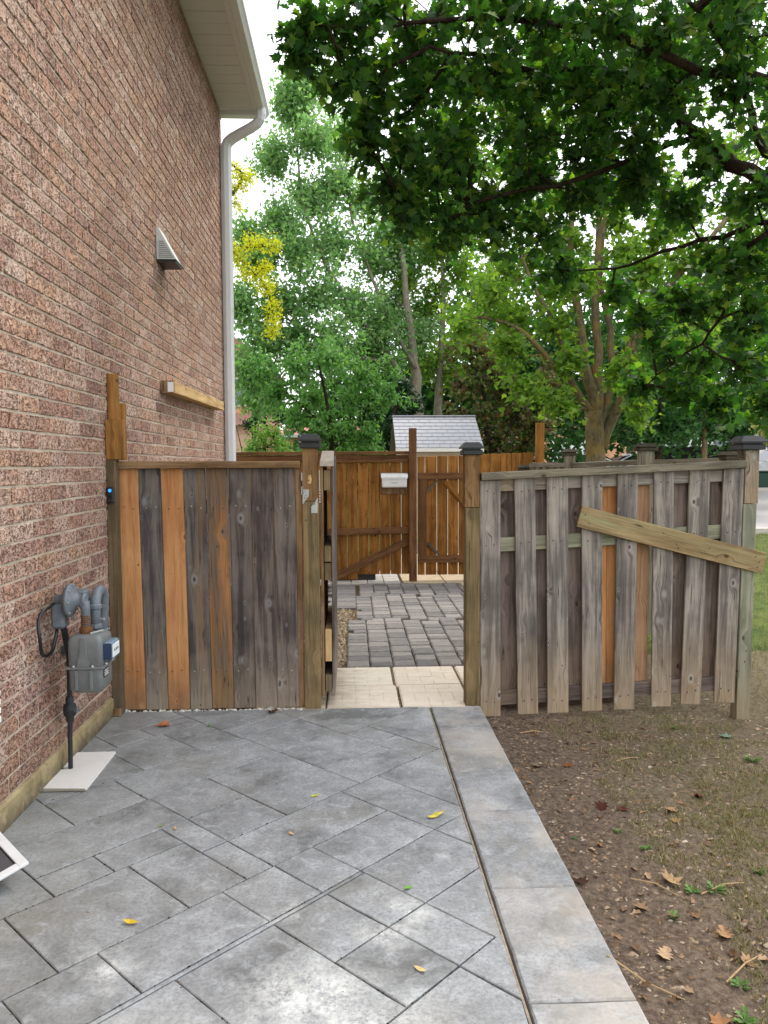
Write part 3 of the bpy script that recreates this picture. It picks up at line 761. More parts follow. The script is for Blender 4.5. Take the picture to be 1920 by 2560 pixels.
MB().add([(bx0+.05,by0-.004,.595),(bx1-.06,by0-.004,.595),(bx1-.075,by0-.004,.66),(bx0+.065,by0-.004,.66),(bx0+.07,by0-.004,.735),(bx1-.08,by0-.004,.735),
          (bx0+.05,by0+.02,.595),(bx1-.06,by0+.02,.595),(bx1-.08,by0+.02,.735),(bx0+.07,by0+.02,.735)],
         [(0,1,2,3),(3,2,5,4),(0,3,4,9,6),(1,7,8,5,2),(4,5,8,9)]).build('inlet_swell', M_METER, up_)
# index window on the outer side
M_IDX = plain('index_blue', srgb(120,142,162), .10, .6, var=.25, sc=60)
ib = MB().box(bx1-.004, bx1+.038, by0+.035, by1-.03, .615, .705, .008).build('index_cover', M_IDX, gm)
MB().box(bx1+.036, bx1+.041, by0+.045, by1-.04, .628, .692, .002).build('dial_plate', M_WHITE, ib)
MB().box(bx1-.003, bx1+.037, by0+.031, by0+.0345, .62, .70).build('side_window', plain('index_side_dark', srgb(40,60,90), .2, .5), ib)
for k in range(3): MB().box(bx1+.0412, bx1+.0418, by0+.06+k*.026, by0+.074+k*.026, .656, .668).build('dial_mark', M_BLACKP, ib)
# label with dark printed lines
lb = MB().box(bx1-.0015, bx1-.0002, by0+.03, by0+.10, .535, .572).build('label_plate', M_BLACKP, lo_)
for k in range(3): MB().box(bx1-.0001, bx1+.0006, by0+.036, by0+.092, .541+k*.011, .546+k*.011).build('label_line', M_WHITE, lb)
# left connection, regulator
ix, iy = -1.305, 3.79
MB().lathe((ix,iy,.74), (0,0,1), [(0,.027),(.014,.027),(.016,.031),(.034,.031),(.036,.024),(.045,.024)], 12).build('union_nut', M_RUST, gm)
MB().tube([(ix,iy,.775),(ix,iy,.86),(ix-.004,iy,.885),(ix-.022,iy,.903),(ix-.05,iy,.907)], [.022,.022,.027,.027,.026], 12).build('elbow_pipe', M_PIPE, gm, True)
rg = MB().lathe((-1.345,iy,.907), (-1,0,0), [(-.02,.028),(0,.036),(.006,.045),(.014,.062),(.022,.078),(.026,.083),(.036,.083),(.040,.076),(.052,.070),(.060,.05),(.064,.030),(.10,.030),(.104,.026)], 28).build('regulator', M_PIPE, gm, True)
for k in range(8):
    a = 2*PI*k/8; MB().lathe((-1.366,iy+math.cos(a)*.076,.907+math.sin(a)*.076), (1,0,0), [(0,.005),(.008,.005)], 6).build('screw', M_GALV, rg)
MB().box(-1.465, -1.40, iy-.03, iy+.04, .77, .90, .012).build('regulator_body', M_PIPE, gm)
MB().box(-1.40, -1.315, iy+.03, iy+.11, .88, .95, .01).build('valve_block', M_PIPE, gm)
for k in range(5): MB().lathe((ix,iy,.792+k*.009), (0,0,1), [(0,.0225),(.003,.0245),(.006,.0225)], 12).build('thread', M_RUST, gm)
MB().lathe((-1.30,iy,.907), (-1,0,0), [(0,.030),(.006,.034),(.014,.034),(.018,.030)], 16).build('coupling', M_PIPE, gm)
MB().box(-1.372, -1.366, iy-.012, iy+.012, .81, .835, .002).build('relief_tab', M_PIPE, rg)
# outlet arch
MB().tube([(-1.285,3.87,.73),(-1.285,3.87,.86),(-1.285,3.88,.895),(-1.285,3.91,.925),(-1.285,3.95,.935),(-1.285,3.985,.92),(-1.287,4.005,.885),(-1.29,4.01,.84),(-1.30,4.01,.66),(-1.34,4.01,.62),(-1.5,4.01,.61)], [.026]*11, 12).build('outlet_pipe', M_PIPE, gm, True)
for z in (.752,.85): MB().lathe((-1.285,3.87,z), (0,0,1), [(0,.030),(.004,.034),(.02,.034),(.024,.029)], 12).build('collar', M_PIPE, gm)
for z in (.70,.83): MB().lathe((-1.297,4.01,z), (0,0,1), [(0,.029),(.004,.033),(.018,.033),(.022,.029)], 12).build('collar', M_PIPE, gm)
MB().tube([(-1.26,3.86,.80),(-1.235,3.85,.80)], .006, 8).build('test_plug', M_GALV, gm)
MB().tube([(-1.275,3.76,.748),(-1.225,3.80,.756)], .005, 6).build('seal_pin', M_GALV, gm)
# riser, stop valve
M_RISER = plain('black_riser', (.03,.032,.036,1), .5, .35, var=.2)
MB().tube([(-1.452,3.93,-.02),(-1.447,3.925,.18),(-1.442,3.92,.30),(-1.437,3.915,.60),(-1.44,3.87,.74),(-1.44,3.83,.80)], [.012,.012,.013,.014,.016,.02], 10).build('riser_pipe', M_RISER, gm, True)
MB().lathe((-1.443,3.921,.255), (0,0,1), [(0,.014),(.01,.02),(.03,.02),(.04,.03),(.07,.034),(.095,.03),(.10,.02),(.13,.02),(.14,.014)], 12).build('stop_valve', M_RISER, gm, True)
MB().tube([(-1.44,3.92,.325),(-1.395,3.90,.325)], [.012,.010], 8).build('valve_key', M_PIPE, gm)
# vent hose loop
hp = []
for k in range(17):
    a = R(60+k*17); hp.append((-1.455+.006*math.sin(k), 3.69+.098*math.cos(a), .775+.115*math.sin(a)))
hp = [(-1.445,iy,.90)]+hp[:-1]+[(-1.447,3.785,.74),(-1.445,3.80,.785)]
hp[1] = (-1.452, 3.745, .895)
MB().tube(hp, .0085, 10).build('vent_hose', plain('black_hose', (.012,.012,.013,1), .3, .5), gm, True)

# white corrugated board under the riser
wb = thing('corrugated_board', 'white corrugated plastic board lying on the patio under the gas pipe', 'board')
MB().add([(-1.495,4.150,.004),(-1.288,4.146,.004),(-1.284,3.672,.004),(-1.497,3.690,.004),(-1.497,3.915,.004),(-1.455,3.925,.004),(-1.455,3.94,.004),(-1.497,3.95,.004),
          (-1.495,4.150,.014),(-1.288,4.146,.016),(-1.284,3.672,.013),(-1.497,3.690,.013),(-1.497,3.915,.013),(-1.455,3.925,.013),(-1.455,3.94,.013),(-1.497,3.95,.013)],
         [(8,9,10,11,12,13,14,15),(0,7,6,5,4,3,2,1),(0,1,9,8),(1,2,10,9),(2,3,11,10),(3,4,12,11),(4,5,13,12),(5,6,14,13),(6,7,15,14),(7,0,8,15)]).build('sheet', plain('dirty_white_plastic', srgb(236,233,230), .5, .3, var=.05, sc=9), wb)
MB().box(-1.49, -1.29, 3.664, 3.676, .005, .0125).build('fluted_edge', plain('fluted_edge_grime', srgb(150,144,130), .8, .1, var=.4, sc=150), wb)

# framed screen leaning at the lower left
sc_ = thing('window_screen', 'white-framed dark window screen leaning against the wall at the lower left', 'screen')
def Gp(x, y, z):
    r_ = fw+rt*((x-960)/1923)+up*((1280-y)/1923); k = (z-CAM.z)/r_.z; return CAM+r_*k
Cn = Vector((-1.212, 2.839, .085)); P1 = Vector((-1.42, 3.06, .105))
e1 = (P1-Cn).normalized(); e2 = Vector((-.06,-.72,-.16)); e2 = (e2-e1*e2.dot(e1)).normalized()
nn = e1.cross(e2).normalized()
if nn.z < 0: nn = -nn
def scr(name, a0, a1, b0, b1, t0, t1, mat):
    mb = MB(); mb.box(a0, a1, b0, b1, t0, t1, .002); o = mb.build(name, mat, sc_)
    e2b = nn.cross(e1); o.matrix_world = Matrix.Translation(Cn) @ Matrix((e1, e2b if e2b.dot(e2) > 0 else -e2b, nn if e2b.dot(e2) > 0 else -nn)).transposed().to_4x4(); return o
LA, LB = .33, .50; fwid = .034
scr('frame_bar', 0, LA, 0, fwid, -.006, .006, M_WHITE); scr('frame_bar', 0, fwid, fwid, LB-fwid, -.006, .006, M_WHITE)
scr('frame_bar', 0, LA, LB-fwid, LB, -.006, .006, M_WHITE); scr('frame_bar', LA-fwid, LA, fwid, LB-fwid, -.006, .006, M_WHITE)
scr('gasket', fwid, LA-fwid, fwid, fwid+.006, -.003, .003, M_BLACKP); scr('gasket', fwid, fwid+.006, fwid+.006, LB-fwid, -.003, .003, M_BLACKP)
scr('mesh', fwid+.006, LA-fwid, fwid+.006, LB-fwid, -.001, .001, plain('screen_mesh', srgb(84,84,88), .6, .3))

# ================================================================== LEFT PANEL
FY = 4.90
ws = thing('wall_post', 'stacked brown timber studs standing tight against the brick wall beside the boarded panel', 'post')
board('stud', (-1.476,4.795,-.01), (-1.476,4.795,1.60), .054, .088, W_STUD, ws)
board('upper_stud', (-1.448,4.79,1.602), (-1.448,4.79,1.845), .108, .05, W_WALLP, ws)
board('upper_stud', (-1.437,4.85,1.60), (-1.437,4.85,1.95), .075, .04, W_WALLP, ws)
board('top_stud', (-1.472,4.845,1.847), (-1.472,4.845,2.13), .062, .05, W_WALLP, ws)
board('foot_block', (-1.470,4.775,.002), (-1.470,4.775,.05), .05, .018, W_RAIL, ws)
db = thing('doorbell', 'black video doorbell with a small blue light on the wall stud', 'doorbell')
MB().box(-1.498, -1.454, 4.770, 4.793, 1.335, 1.435, .008).build('body', M_BLACKP, db)
t = NT('blue_ring_light'); t.p.inputs['Emission Color'].default_value = (.03,.28,1,1); t.p.inputs['Emission Strength'].default_value = .9
M_BLUE = t.done((.02,.1,.4,1), .3)
MB().lathe((-1.476,4.769,1.412), (0,-1,0), [(0,.0105),(.002,.0105),(.002,.006),(.0005,.006)], 16).build('button_ring', M_BLUE, db)
MB().lathe((-1.476,4.769,1.375), (0,-1,0), [(0,.009),(.0015,.009)], 14).build('lens', plain('dark_lens', (.004,.005,.01,1), .1, .6), db)

lp = thing('boarded_panel', 'gate panel of mixed orange and grey vertical boards next to the brick house', 'fence panel')
mats = [W_ORNG, W_DARK, W_ORNG, W_DARK, W_TAN, W_PURP, W_PURP, W_PURP]
xb = -1.481
for i, mt in enumerate(mats):
    xt = xb+.1405*(i+.5); xbt = -1.461+.1395*(i+.5)
    board('board', (xbt, FY+random.uniform(-.002,.002), -.002+random.uniform(-.004,.004)+.003), (xt, FY+random.uniform(-.002,.002), 1.545), .1365, .018, mt, lp)
board('edge_board', (-.330, FY+.004, .0), (-.336, FY+.004, 1.546), .038, .02, W_RAIL, lp)
board('top_rail', (-1.478, FY-.045, 1.569), (-.322, FY-.045, 1.566), .045, .10, W_RAIL, lp)
for z in (.25, 1.3): board('back_rail', (-1.45, FY+.02, z), (-.33, FY+.02, z), .089, .038, W_RAIL, lp)
for i in range(8):
    for z in (.25, 1.3):
        for dx in (-.03, .03):
            x = -1.471+.140*(i+.5)+dx
            MB().lathe((x, FY-.0032, z+random.uniform(-.01,.01)), (0,1,0), [(0,.004),(.004,.004)], 6).build('screw', M_GALV if i % 2 else M_BLACKP, lp)

# ---- hinge post
gp_ = thing('gate_post', 'square treated gate post with black cap and two pale hinge plates', 'post')
board('lower_post', (-.256, FY-.012, -.02), (-.258, FY-.012, 1.332), .102, .10, W_POST, gp_)
board('upper_post', (-.262, FY-.012, 1.335), (-.263, FY-.012, 1.672), .094, .094, W_POSTUP, gp_)
post_cap(gp_, -.259, FY+.036, 1.668, .146, h=.092)
def plate(pts, name='hinge_plate'):
    o = MB().prism(pts, FY-.018, FY-.0125).build(name, M_GALV, gp_)
    cx = sum(p[0] for p in pts)/len(pts); 
    for k in range(4):
        a, b = pts[0], pts[len(pts)//2]; f = .15+.23*k
        MB().lathe((a[0]+(b[0]-a[0])*f+(-.006 if k%2 else .006), FY-.0185, a[1]+(b[1]-a[1])*f), (0,-1,0), [(0,.0032),(.001,.0032)], 6).build('screw_hole', M_BLACKP, o)
plate([(-.305,1.408),(-.268,1.408),(-.270,1.365),(-.287,1.345),(-.305,1.318),(-.309,1.316),(-.309,1.345)])
plate([(-.212,1.335),(-.216,1.258),(-.255,1.258),(-.255,1.30),(-.238,1.315),(-.222,1.345),(-.214,1.358)])
for zz in (1.42,1.47): MB().tube([(-.314,FY-.01,zz-.045),(-.314,FY-.01,zz+.045)], .005, 8).build('hinge_pin', M_GALV, gp_)
MB().add([(-.277,FY-.0128,1.445),(-.256,FY-.0128,1.445),(-.25,FY-.0128,1.475),(-.256,FY-.0128,1.50),(-.272,FY-.0128,1.50)], [(0,1,2,3,4)]).build('bare_wood_patch', W_STICK, gp_)

# ---- open gate leaf, swung inward, seen on its end
og = thing('open_gate', 'weathered wooden gate leaf swung open inward behind the capped hinge post', 'gate')
tl = (1.667-1.572)/.85
for side, x in ((0, -.190), (1, -.122)):
    for k in range(6):
        y0 = 4.93+k*.147; z1 = 1.548+tl*(y0-4.90+.07)*.9
        th = .018
        mb = MB(); mb.box(-.07, .07, 0, th, 0, z1-.06, .003); me = mb.mesh('board'); me.materials.append(W_RAIL if side == 0 else W_PURP)
        o = link('board', me, None, og); o.matrix_world = Matrix.Translation((x-.009, y0+.072, .06)) @ Matrix(((0,1,0),(1,0,0),(0,0,1))).to_4x4()
for z0, z1, mt in ((1.40,1.53,W_POST),(.94,1.04,W_POST),(.82,.93,W_POST),(.29,.50,W_STICK),(.09,.20,W_STUD)):
    MB().box(-.176, -.134, 4.935, 5.80, z0, z1, .002).build('rail', mt, og)
cp = MB(); y0, y1 = 4.90, 5.76
cp.add([(-.199,y0,1.555),(-.110,y0,1.555),(-.110,y0,1.586),(-.199,y0,1.586),(-.215,y1,1.555+.082),(-.128,y1,1.555+.082),(-.128,y1,1.586+.082),(-.215,y1,1.586+.082)],
       [(0,1,2,3),(4,7,6,5),(3,2,6,7),(0,4,5,1),(0,3,7,4),(1,5,6,2)])
cp.build('cap_rail', plain('silvered_cap', srgb(176,164,152), .85, .1, var=.2, sc=30), og)
MB().tube([(-.202,4.895,1.40),(-.202,4.895,1.53)], .004, 8).build('hinge_rod', M_GALV, og)
for k in range(5): MB().lathe((-.200,4.892,1.33+.018*k), (0,-1,0), [(0,.006),(.004,.006)], 8).build('hinge_knuckle', M_GALV, og)

# ================================================================== RIGHT FENCE
rp = thing('latch_post', 'square brown gate post with black cap at the patio corner', 'post')
board('lower_post', (.778, FY-.012, -.02), (.776, FY-.012, 1.284), .093, .095, W_POST, rp)
board('upper_post', (.772, FY-.012, 1.287), (.772, FY-.012, 1.626), .096, .094, W_POSTUP, rp)
post_cap(rp, .773, FY+.036, 1.622, .143, h=.082)

rf = thing('shadowbox_fence', 'weathered grey board-on-board fence panel to the right of the gate', 'fence panel')
tb = [(.824,.954,1.459,.829,.965,-.083),(1.045,1.179,1.474,1.079,1.212,-.072),(1.254,1.394,1.481,1.275,1.412,-.067),(1.482,1.619,1.49,1.505,1.635,-.058),
      (1.715,1.853,1.503,1.717,1.847,-.053),(1.954,2.09,1.514,1.966,2.094,-.038),(2.193,2.329,1.523,2.161,2.294,-.026),(2.416,2.553,1.531,2.385,2.522,-.020)]
for a,b,zt,c,d,zb in tb:
    board('board', ((c+d)/2, FY, zb), ((a+b)/2, FY, zt), (b-a+d-c)/2, .018, W_RF, rf)
backm = [W_RFB, W_RFB, W_RFB, W_ORNG, W_TAN2, W_RFB, W_RFB]
for i in range(7):
    a, b = tb[i], tb[i+1]
    xt = (a[1]+b[0])/2; xbm = (a[4]+b[3])/2
    if i == 3:   # two narrow orange boards with a crack between
        board('back_board', (xbm-.028, FY+.058, .02), (xt-.028, FY+.058, 1.46), .058, .018, backm[i], rf)
        board('back_board', (xbm+.040, FY+.058, .02), (xt+.040, FY+.058, 1.46), .075, .018, backm[i], rf)
    else:
        board('back_board', (xbm, FY+.058, .0+.012*i), (xt, FY+.058, 1.43+.013*i), .138 if i != 4 else .10, .018, backm[i], rf)
def rrail(name, zl, zr, h, mat, x0=.832, x1=2.56, y=None, th=.036):
    board(name, (x0, y or FY+.0205, zl), (x1, y or FY+.0205, zr), h, th, mat, rf)
rrail('top_back_rail', 1.425, 1.492, .085, W_RF)
rrail('middle_rail', 1.035, 1.122, .090, W_GREEN)
rrail('bottom_rail', .024, .110, .092, W_RFB)
rrail('cap_rail', 1.484, 1.557, .048, W_OLDG, .828, 2.552, FY-.035, .10)
rnail = []
for a,b,zt,c,d,zb in tb:
    for f, w in ((.06,.3),(.06,.7),(.73,.3),(.73,.68),(.95,.35),(.95,.7)):
        xl = c+(a-c)*f; xr = d+(b-d)*f; x = xl+(xr-xl)*w; z = zb+(zt-zb)*f+random.uniform(-.01,.01)
        MB().lathe((x, FY-.003, z), (0,1,0), [(0,.0042),(.004,.0042)], 6).build('nail', M_BLACKP, rf)
pb = thing('leaning_plank', 'loose brown plank nailed slanting across the grey fence panel', 'plank')
board('plank', (1.464, FY-.026, 1.226), (2.688, FY-.026, .908), .138, .022, W_PLANK, pb)
for f, w in ((.03,.02),(.05,-.03),(.95,.03),(.97,.0),(.96,-.035),(.45,.03),(.52,-.02),(.7,.01)):
    x = 1.464+1.224*f; z = 1.226-.318*f+w
    MB().lathe((x, FY-.0285, z), (0,1,0), [(0,.004),(.003,.004)], 6).build('nail', M_BLACKP, pb)
p2 = thing('end_post', 'pale weathered end post with black cap where the slanting plank ends', 'post')
board('lower_post', (2.580, FY-.004, -.14), (2.594, FY-.004, 1.297), .088, .088, W_GPOST, p2)
board('upper_post', (2.600, FY-.006, 1.30), (2.601, FY-.006, 1.652), .092, .092, W_RF, p2)
board('side_strip', (2.553, FY+.03, 1.60), (2.548, FY+.03, 1.66), .03, .04, W_OLDG, p2)
post_cap(p2, 2.592, FY+.04, 1.648, .178, h=.092)

# ================================================================== BACK FENCE (amber)
BY = 10.30
bf = thing('amber_fence', 'amber stained fence panel with a diagonal brace seen through the open gate', 'fence panel')
k = 0; x = -.207-.1457*10
while x+.0729 < .77:
    xc = x+.0729
    board('board', (xc, BY, .09 if xc > .05 else .02), (xc, BY, 1.66), .1375, .018, W_AMB, bf)
    x += .1457
board('top_rail', (-1.72, BY-.04, 1.642), (.765, BY-.04, 1.644), .098, .038, W_AMBR, bf)
board('cap_rail', (-1.72, BY-.075, 1.715), (.765, BY-.075, 1.722), .042, .12, W_AMBR, bf)
board('middle_rail', (-1.7, BY-.04, .64), (.765, BY-.04, .685), .090, .038, W_AMBR, bf)
board('brace', (-.30, BY-.045, .022), (.772, BY-.045, .546), .092, .038, W_AMBR, bf)
cpst = thing('centre_post', 'tall thin amber post standing between the fence panel and the far gate', 'post')
board('post', (.818, BY-.12, -.03), (.817, BY-.12, 2.045), .098, .10, W_AMBR, cpst)
fg = thing('far_gate', 'amber stained board gate with corner braces beyond the cobbled path', 'gate')
for a, b in ((.885,.986),(.992,1.145),(1.151,1.292),(1.298,1.437),(1.442,1.582),(1.588,1.70)):
    board('board', ((a+b)/2, BY, .075), ((a+b)/2, BY, 1.675+random.uniform(-.004,.004)), b-a-.006, .018, W_AMB, fg)
board('top_rail', (.885, BY-.04, 1.41), (1.70, BY-.04, 1.41), .092, .038, W_AMBR, fg)
board('bottom_rail', (.885, BY-.04, .292), (1.70, BY-.04, .292), .098, .038, W_AMBR, fg)
board('stile', (.955, BY-.0402, .342), (.955, BY-.0402, 1.363), .10, .038, W_AMBR, fg)
board('brace', (1.25, BY-.035, 1.34), (1.55, BY-.035, .98), .07, .03, W_AMB, fg)
board('brace', (1.15, BY-.03, 1.35), (.99, BY-.03, 1.175), .035, .025, W_STUD, fg)
board('brace', (1.02, BY-.03, .51), (1.175, BY-.03, .35), .035, .025, W_STUD, fg)
bp = thing('picket_run', 'low run of amber fence boards continuing behind the grey fence panel', 'fence panel')
for k in range(5):
    xc = 1.79+k*.147
    board('board', (xc, BY, .05), (xc, BY, 1.70+.004*k), .140, .018, W_AMB, bp)
for z in (.3, 1.35): board('rail', (1.72, BY+.019, z), (2.46, BY+.019, z), .09, .038, W_AMBR, bp)
tp = thing('tall_post', 'tall bare amber post rising above the low run of boards', 'post')
board('post', (2.521, BY-.12, -.1), (2.521, BY-.12, 2.11), .098, .10, W_AMB, tp)
# mailbox
mbx = thing('mailbox', 'small white lidded mailbox on a brown backing board on the amber fence', 'mailbox')
board('backing_board', (.57, BY-.022, 1.165), (.57, BY-.022, 1.46), .345, .018, W_RAIL, mbx)
MB().box(.405, .735, BY-.135, BY-.024, 1.262, 1.41, .012).build('box', M_WHITE, mbx)
lid = MB(); prof = [(BY-.024,1.412),(BY-.024,1.452),(BY-.09,1.446),(BY-.135,1.43),(BY-.150,1.40),(BY-.150,1.385),(BY-.140,1.385),(BY-.138,1.412)]
lid.prism(prof, .393, .747, 'x'); lo2 = lid.build('lid', M_WHITE, mbx)
for k in range(12):
    MB().lathe((.412+k*.0288, BY-.149, 1.387), (0,1,0), [(0,.0135),(.006,.0135)], 10).build('scallop', M_WHITE, lo2)
for k in range(6): MB().box(.53+k*.014, .539+k*.014, BY-.1365, BY-.1351, 1.318, 1.326).build('letter_mark', M_BLACKP, mbx)
# black tray behind the fence foot
bt = thing('black_tray', 'low black plastic tray behind the foot of the amber fence', 'tray')
MB().box(-.28, .32, 10.36, 10.62, -.02, .12, .01).build('tray', M_BLACKP, bt)

# ================================================================== old grey fence behind the right panel
of = thing('old_grey_fence', 'old grey rail fence with capped posts showing above the shadowbox panel', 'fence')
def oldpost(x, y, z, s):
    po = board('post', (x, y-s/2, -.13), (x, y-s/2, z), s, s, W_OLDG, of)
    post_cap(of, x, y, z-.003, s*1.55, W_CAPB, h=.075)
W_CAPB = plain('mossy_cap', srgb(74,68,58), .9, .1, var=.3, sc=25)
oldpost(2.577, 9.0, 1.665, .105); oldpost(2.906, 7.5, 1.690, .128); oldpost(3.52, 7.03, 1.60, .11); oldpost(2.26, 10.0, 1.48, .10)
def orail(a, b, h=.05):
    board('cap_rail', a, b, h, .09, W_OLDG, of)
orail((2.30,9.9,1.555),(2.55,9.05,1.55)); orail((2.60,8.95,1.548),(2.88,7.56,1.575)); orail((2.95,7.45,1.575),(3.5,7.04,1.59))
for (ax,ay),(bx_,by_),n in (((2.32,9.85),(2.55,9.1),5),((2.62,8.9),(2.87,7.6),9),((2.97,7.42),(3.48,7.06),5)):
    for k in range(n):
        f = (k+.5)/n; x = ax+(bx_-ax)*f; y = ay+(by_-ay)*f
        board('board', (x, y+.03, -.05), (x, y+.03, 1.53), .095, .018, W_OLDG, of, nrm=(-(by_-ay)*.0-.0, -1, 0))

# ================================================================== SHED
sh = thing('garden_shed', 'cream garden shed with pale grey shingled roof behind the amber fence', 'shed')
M_SIDE = plain('cream_siding', srgb(188,176,158), .7, .2, var=.06)
MB().box(.90, 2.24, 13.72, 15.4, -.1, 1.88).build('wall', M_SIDE, sh)
for k in range(12): MB().box(.897, 2.243, 13.712, 13.72, .2+k*.14, .2+k*.14+.128, .003).build('siding_board', M_SIDE, sh)
rf2 = MB().add([(.79,13.58,1.855),(2.345,13.58,1.855),(2.345,14.6,2.475),(.79,14.6,2.475),(2.345,15.62,1.855),(.79,15.62,1.855),
     (.79,13.58,1.825),(2.345,13.58,1.825),(2.345,14.6,2.44),(.79,14.6,2.44),(2.345,15.62,1.825),(.79,15.62,1.825)],
    [(0,1,2,3),(3,2,4,5),(6,9,8,7),(9,11,10,8),(0,6,7,1),(5,4,10,11),(1,7,8,2),(2,8,10,4),(0,3,9,6),(3,5,11,9)]).build('roof', plain('shed_roof_deck', srgb(120,116,112), .9), sh)
M_SHG = plain('pale_shingle', srgb(160,161,166), .9, .15, var=.08, sc=14)
nr = 9; sl_ = Vector((0, 1.02, .62)); nrm_ = Vector((0,-.62,1.02)).normalized()
for r_ in range(nr):
    f0 = r_/nr; f1 = (r_+1.12)/nr; nsh = 8
    for k in range(nsh+1):
        x0 = .785+(k-(.5 if r_ % 2 else 0))*1.565/nsh; x1 = x0+1.565/nsh
        x0 = max(x0, .785); x1 = min(x1, 2.35)
        if x1-x0 < .02: continue
        a = Vector((0,13.575,1.853))+sl_*f0+nrm_*.016; b = Vector((0,13.575,1.853))+sl_*min(f1,1.0)+nrm_*.004
        mb = MB(); q = .003
        mb.add([(x0+q,a.y,a.z),(x1-q,a.y,a.z),(x1-q,b.y,b.z),(x0+q,b.y,b.z),(x0+q,a.y+.006,a.z-.013),(x1-q,a.y+.006,a.z-.013)], [(0,1,2,3),(0,4,5,1)])
        mb.build('shingle', M_SHG, rf2)
MB().box(.78, 2.355, 14.53, 14.67, 2.468, 2.49, .004).build('ridge_cap', M_SHG, rf2)
MB().box(.785, 2.35, 13.565, 13.58, 1.79, 1.852).build('fascia', M_EAVE, sh)

# ================================================================== TREES
def tmpl(right, fold=.18, center=(0,.38)):
    out = [(0,0)]+right+[(0,1)]+[(-x,y) for x,y in right[::-1]]
    V = [(x, y, fold*abs(x)+(-.10*y*y)) for x, y in out]
    if center is None:
        n = len(out); tip = len(right)+1
        F = [(0,i,i+1) for i in range(1,n-1)]
    else:
        V.append((center[0], center[1], -.01)); c = len(V)-1; n = len(out); F = [(c,i,(i+1)%n) for i in range(n)]
    return np.array(V, float), np.array(F, int)
MAPLE = tmpl([(.16,-.03),(.36,-.06),(.27,.14),(.55,.34),(.27,.42),(.33,.60),(.15,.62)])
MAPLE_S = tmpl([(.34,.0),(.52,.36),(.18,.52)], .2, None)
OVAL = tmpl([(.24,.42)], .35, None)
def leaves(pos, size, tm, tilt, upb, rg, droop=.3, svar=.3):
    V0, F0 = tm; n = len(pos); k = len(V0)
    nr = rg.normal(0, tilt, (n,3))+np.array([0,0,upb]); nr /= np.linalg.norm(nr, axis=1)[:,None]+1e-9
    d = rg.normal(0, 1, (n,3))-np.array([0,0,droop]); d -= nr*np.sum(d*nr,1)[:,None]; d /= np.linalg.norm(d, axis=1)[:,None]+1e-9
    s = np.cross(d, nr); sz = size*(1+rg.uniform(-svar, svar, n))
    V = pos[:,None,:]+sz[:,None,None]*(V0[None,:,0:1]*s[:,None,:]+(V0[None,:,1:2])*d[:,None,:]+V0[None,:,2:3]*nr[:,None,:])
    F = F0[None]+(np.arange(n)*k)[:,None,None]
    return V.reshape(-1,3), F.reshape(-1,3), (pos, d, s, nr, sz)
